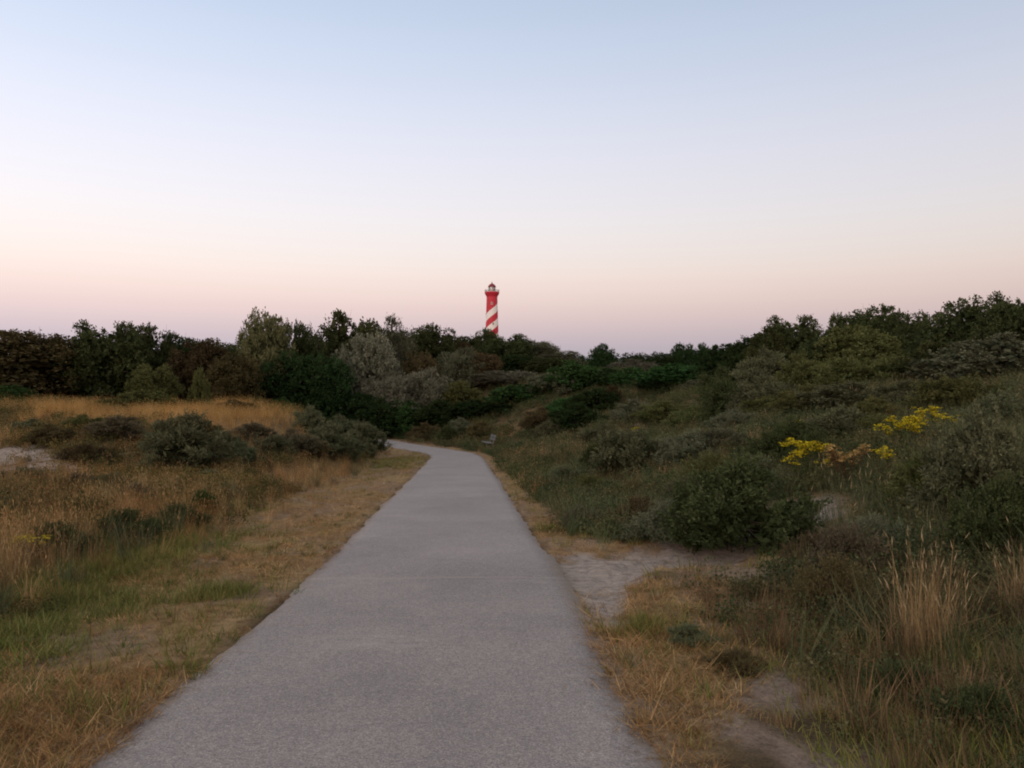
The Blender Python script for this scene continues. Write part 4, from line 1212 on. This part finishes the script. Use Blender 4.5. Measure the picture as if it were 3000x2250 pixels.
# ------------------------------------------------------------------ single tussocks and flowering plants
def tussock_mat(name, a, b):
    M = Mat(name)
    v = M.n('ShaderNodeAttribute', attribute_name='vary')
    c = M.mix(v.outputs['Fac'], a, b)
    d = M.n('ShaderNodeBsdfDiffuse'); M.l(c, d.inputs['Color'])
    t = M.n('ShaderNodeBsdfTranslucent'); M.l(c, t.inputs['Color'])
    mx = M.n('ShaderNodeMixShader'); mx.inputs[0].default_value = 0.2
    M.l(d.outputs[0], mx.inputs[1]); M.l(t.outputs[0], mx.inputs[2]); M.l(mx.outputs[0], M.out.inputs['Surface'])
    return M.m


TM = {'straw': tussock_mat('straw', (0.15, 0.095, 0.048), (0.42, 0.290, 0.150)),
      'seed': tussock_mat('seed', (0.28, 0.19, 0.10), (0.46, 0.35, 0.21)),
      'sedge': tussock_mat('sedge', (0.060, 0.075, 0.040), (0.15, 0.155, 0.085)),
      'stalk_green': tussock_mat('stalk_green', (0.05, 0.07, 0.025), (0.11, 0.13, 0.05)),
      'stalk_brown': tussock_mat('stalk_brown', (0.10, 0.055, 0.035), (0.20, 0.12, 0.07)),
      'yellow': tussock_mat('yellow', (0.34, 0.255, 0.014), (0.58, 0.47, 0.03)),
      'faded': tussock_mat('faded', (0.20, 0.11, 0.04), (0.46, 0.32, 0.12))}


def put_tussock(x, y, w, h, n, leaf, head, label, seed, lean=0.13, curl=0.30, group='tussocks on the dune slope'):
    rng = np.random.default_rng(seed)
    root = bpy.data.objects.new('grass_tussock', None); col.objects.link(root)
    root.location = (x, y, float(terrain(x, y)))
    tag(root, label, 'grass', group)
    parts = []; tp = []
    for q in range(4):                       # a few unequal bunches make one tussock
        c = np.array([rng.normal() * w * .22, rng.normal() * w * .22, 0.0]); k = rng.uniform(.62, 1.0) if q else 1.0
        tilt = rng.normal(size=2) * .10
        V, T, A, tips = strips(rng, n // 4, w * 0.26, h * 0.3 * k, h * 1.02 * k, 0.0042, lean, curl, 5, 0.15)
        sh = np.stack([V[:, 2] * tilt[0], V[:, 2] * tilt[1], V[:, 2] * 0], 1)
        tsh = np.stack([tips[0][:, 2] * tilt[0], tips[0][:, 2] * tilt[1], tips[0][:, 2] * 0], 1)
        parts.append((V + c + sh, T, A)); tp.append((tips[0] + c + tsh, tips[1], tips[2]))
    V, T, A = join(*parts)
    tips = tuple(np.concatenate([t[i] for t in tp]) for i in range(3))
    V2, T2, A2, _ = strips(rng, n // 2, w * 0.50, h * 0.2, h * 0.75, 0.0045, 0.45, 1.1, 5, 0.4, 0.25)
    V, T, A = join((V, T, A), (V2, T2, A2))
    tag(link('blades', mesh_arrays('blades', V, T, 3, {'vary': A}), TM[leaf], root), kind='stuff')
    V, T, A, _ = strips(rng, n // 2, w * 0.6, h * 0.15, h * 0.5, 0.005, 0.35, 0.8, 4, 0.5, 0.1)
    tag(link('undergrowth', mesh_arrays('undergrowth', V, T, 3, {'vary': A}), TM['sedge'], root), kind='stuff')
    if head:
        V, T, A = heads(rng, tips, head[0], head[1], head[2])
        tag(link('seed_heads', mesh_arrays('seed_heads', V, T, 3, {'vary': A}), TM['seed'], root), kind='stuff')
    return root


def put_ragwort(x, y, w, h, nst, flower, label, seed, dens=84):
    rng = np.random.default_rng(seed)
    root = bpy.data.objects.new('ragwort', None); col.objects.link(root)
    root.location = (x, y, float(terrain(x, y)) - 0.01)
    tag(root, label, 'flower', 'ragwort plants on the dunes')
    st = Shape(); FV = []; FT = []; FA = []; k = 0
    LP = []; LD = []
    for i in range(nst):
        a = rng.uniform(0, 6.283); rr = w / 2 * math.sqrt(rng.random())
        top = np.array([rr * math.cos(a), rr * math.sin(a), h * (1.0 - 0.55 * rng.random() * (0.35 + 0.65 * (rr / (w / 2))))])
        b0 = np.array([top[0] * .35, top[1] * .35, -0.03])
        mid = b0 + (top - b0) * .55 + rng.normal(size=3) * .015
        st.tube([b0, mid, top], [.006, .005, .003], 4)
        for q in range(9):
            t = rng.random() * .9
            LP.append(b0 + (top - b0) * t); LD.append(unit(np.array([rng.normal(), rng.normal(), .4])))
        for q in range(7):
            e = top + np.array([rng.normal() * .05, rng.normal() * .05, rng.uniform(-.05, .035)])
            st.tube([mid + (top - mid) * rng.uniform(.3, .9), e], [.003, .002], 3)
            for f in range(max(1, dens // 7)):
                c = e + np.array([rng.normal() * .026, rng.normal() * .026, rng.uniform(-.015, .02)])
                nrm = unit(np.array([rng.normal() * .35, rng.normal() * .35, 1.0])); u = unit(np.cross(nrm, (1, .2, .1))); v = np.cross(nrm, u)
                r = rng.uniform(.011, .017)
                FV.append(c + nrm * .005)
                for m in range(6):
                    g = m * math.pi / 3
                    FV.append(c + r * (math.cos(g) * u + math.sin(g) * v))
                for m in range(6): FT.append((k, k + 1 + m, k + 1 + (m + 1) % 6))
                FA += [rng.random()] * 7; k += 7
    brown = flower == 'faded'
    stm = st.mesh('stems')
    stm.attributes.new('vary', 'FLOAT', 'POINT')
    link('stems', stm, TM['stalk_brown' if brown else 'stalk_green'], root)
    tag(link('flowers', mesh_arrays('flowers', np.array(FV), np.array(FT), 3, {'vary': np.array(FA)}), TM[flower], root), kind='stuff')
    LP = np.array(LP); LD = np.array(LD); m = len(LP)
    lm = leaf_mesh('leaves', LP, LD, unit(rng.normal(size=(m, 3)) + np.array([0, 0, 1.])), np.full(m, .075), np.full(m, .024), rng.random(m))
    tag(link('leaves', lm, F['brown' if brown else 'olive'], root), kind='stuff')
    return root


TUSSOCKS = [
    (2.69, 5.31, 0.63, 0.81, 380, 'straw', (0.22, 0.085, 0.003), 'tall straw-coloured grass tussock with pale seed heads beside the dark shrubs'),
    (3.66, 5.83, 0.42, 0.81, 230, 'straw', (0.22, 0.085, 0.003), 'tall straw tussock cut by the picture edge'),
    (1.84, 5.5, 0.14, 0.27, 110, 'straw', None, 'small upright tan tuft standing alone below the low shrubs'),
    (1.59, 6.24, 0.32, 0.22, 100, 'straw', None, 'loose tan tuft on the near slope below the side track'),
    (1.67, 4.22, 0.16, 0.15, 120, 'straw', None, 'orange-tan tuft in the foreground turf'),
    (1.33, 4.11, 0.19, 0.1, 110, 'straw', None, 'low splayed pale tuft in the foreground turf'),
    (0.65, 4.1, 0.21, 0.12, 110, 'straw', None, 'pale splayed tuft close to the edge of the path'),
    (0.9, 4.59, 0.23, 0.12, 90, 'straw', None, 'thin pale tuft on the bare foreground ground'),
    (3.98, 9.54, 1.34, 0.93, 420, 'sedge', (0.05, 0.12, 0.0035), 'large grey-green marram tussock below the yellow ragwort'),
    (4.64, 9.92, 0.63, 0.72, 140, 'sedge', (0.12, 0.12, 0.004), 'marram tussock with pale seed spikes next to the ragwort'),
    (3.83, 11.25, 0.77, 0.48, 160, 'sedge', None, 'marram tussock behind the big dark bush'),
    (1.18, 30.71, 1.18, 1.21, 200, 'straw', (0.4, 0.1, 0.004), 'tan grass tussock between bench and slope'),
    (2.45, 30.28, 1.29, 1.0, 200, 'straw', (0.4, 0.1, 0.004), 'golden grass tussock on the slope past the bench'),
    (7.93, 27.83, 0.71, 0.65, 120, 'straw', None, 'tan tuft around the small mid-slope ragwort'),
    (8.47, 19.33, 0.99, 0.74, 120, 'straw', (0.4, 0.1, 0.004), 'thin tan grass on the slope below the crest bushes'),
]
for i, (x, y, w, h, n, leaf, head, label) in enumerate(TUSSOCKS):
    put_tussock(x, y, w, h, n, leaf, head, label, 700 + i)
RAGWORT = [
    (4.59, 12.44, 0.66, 0.7, 16, 'yellow', 'bright yellow ragwort clump, nearest and densest of all'),
    (6.24, 12.76, 0.68, 0.58, 14, 'yellow', 'big yellow ragwort clump between the marram and the crest'),
    (7.47, 14.48, 0.46, 0.51, 8, 'yellow', 'yellow ragwort clump just above the big one'),
    (7.74, 14.11, 0.57, 0.39, 6, 'yellow', 'thin spread-out yellow ragwort uphill from the big clump'),
    (6.5, 18.2, 0.35, 0.36, 5, 'yellow', 'small yellow ragwort clump behind the nearest clump'),
    (8.39, 29.09, 0.5, 0.65, 5, 'yellow', 'small yellow ragwort in tan grass on the mid slope'),
    (5.09, 33.06, 0.35, 0.56, 4, 'yellow', 'tiny yellow ragwort on the slope before the bend'),
    (5.55, 11.96, 0.28, 0.45, 4, 'yellow', 'single yellow ragwort heads beside the faded brown one'),
    (4.99, 11.84, 0.71, 0.58, 14, 'faded', 'faded brown ragwort with yellowish tops beside the nearest clump'),
    (-5.37, 8.89, 0.19, 0.28, 2, 'yellow', 'few yellow ragwort heads in the meadow near the dark low shrub'),
]
for i, (x, y, w, h, n, flower, label) in enumerate(RAGWORT):
    put_ragwort(x, y, w, h, n, flower, label, 800 + i)
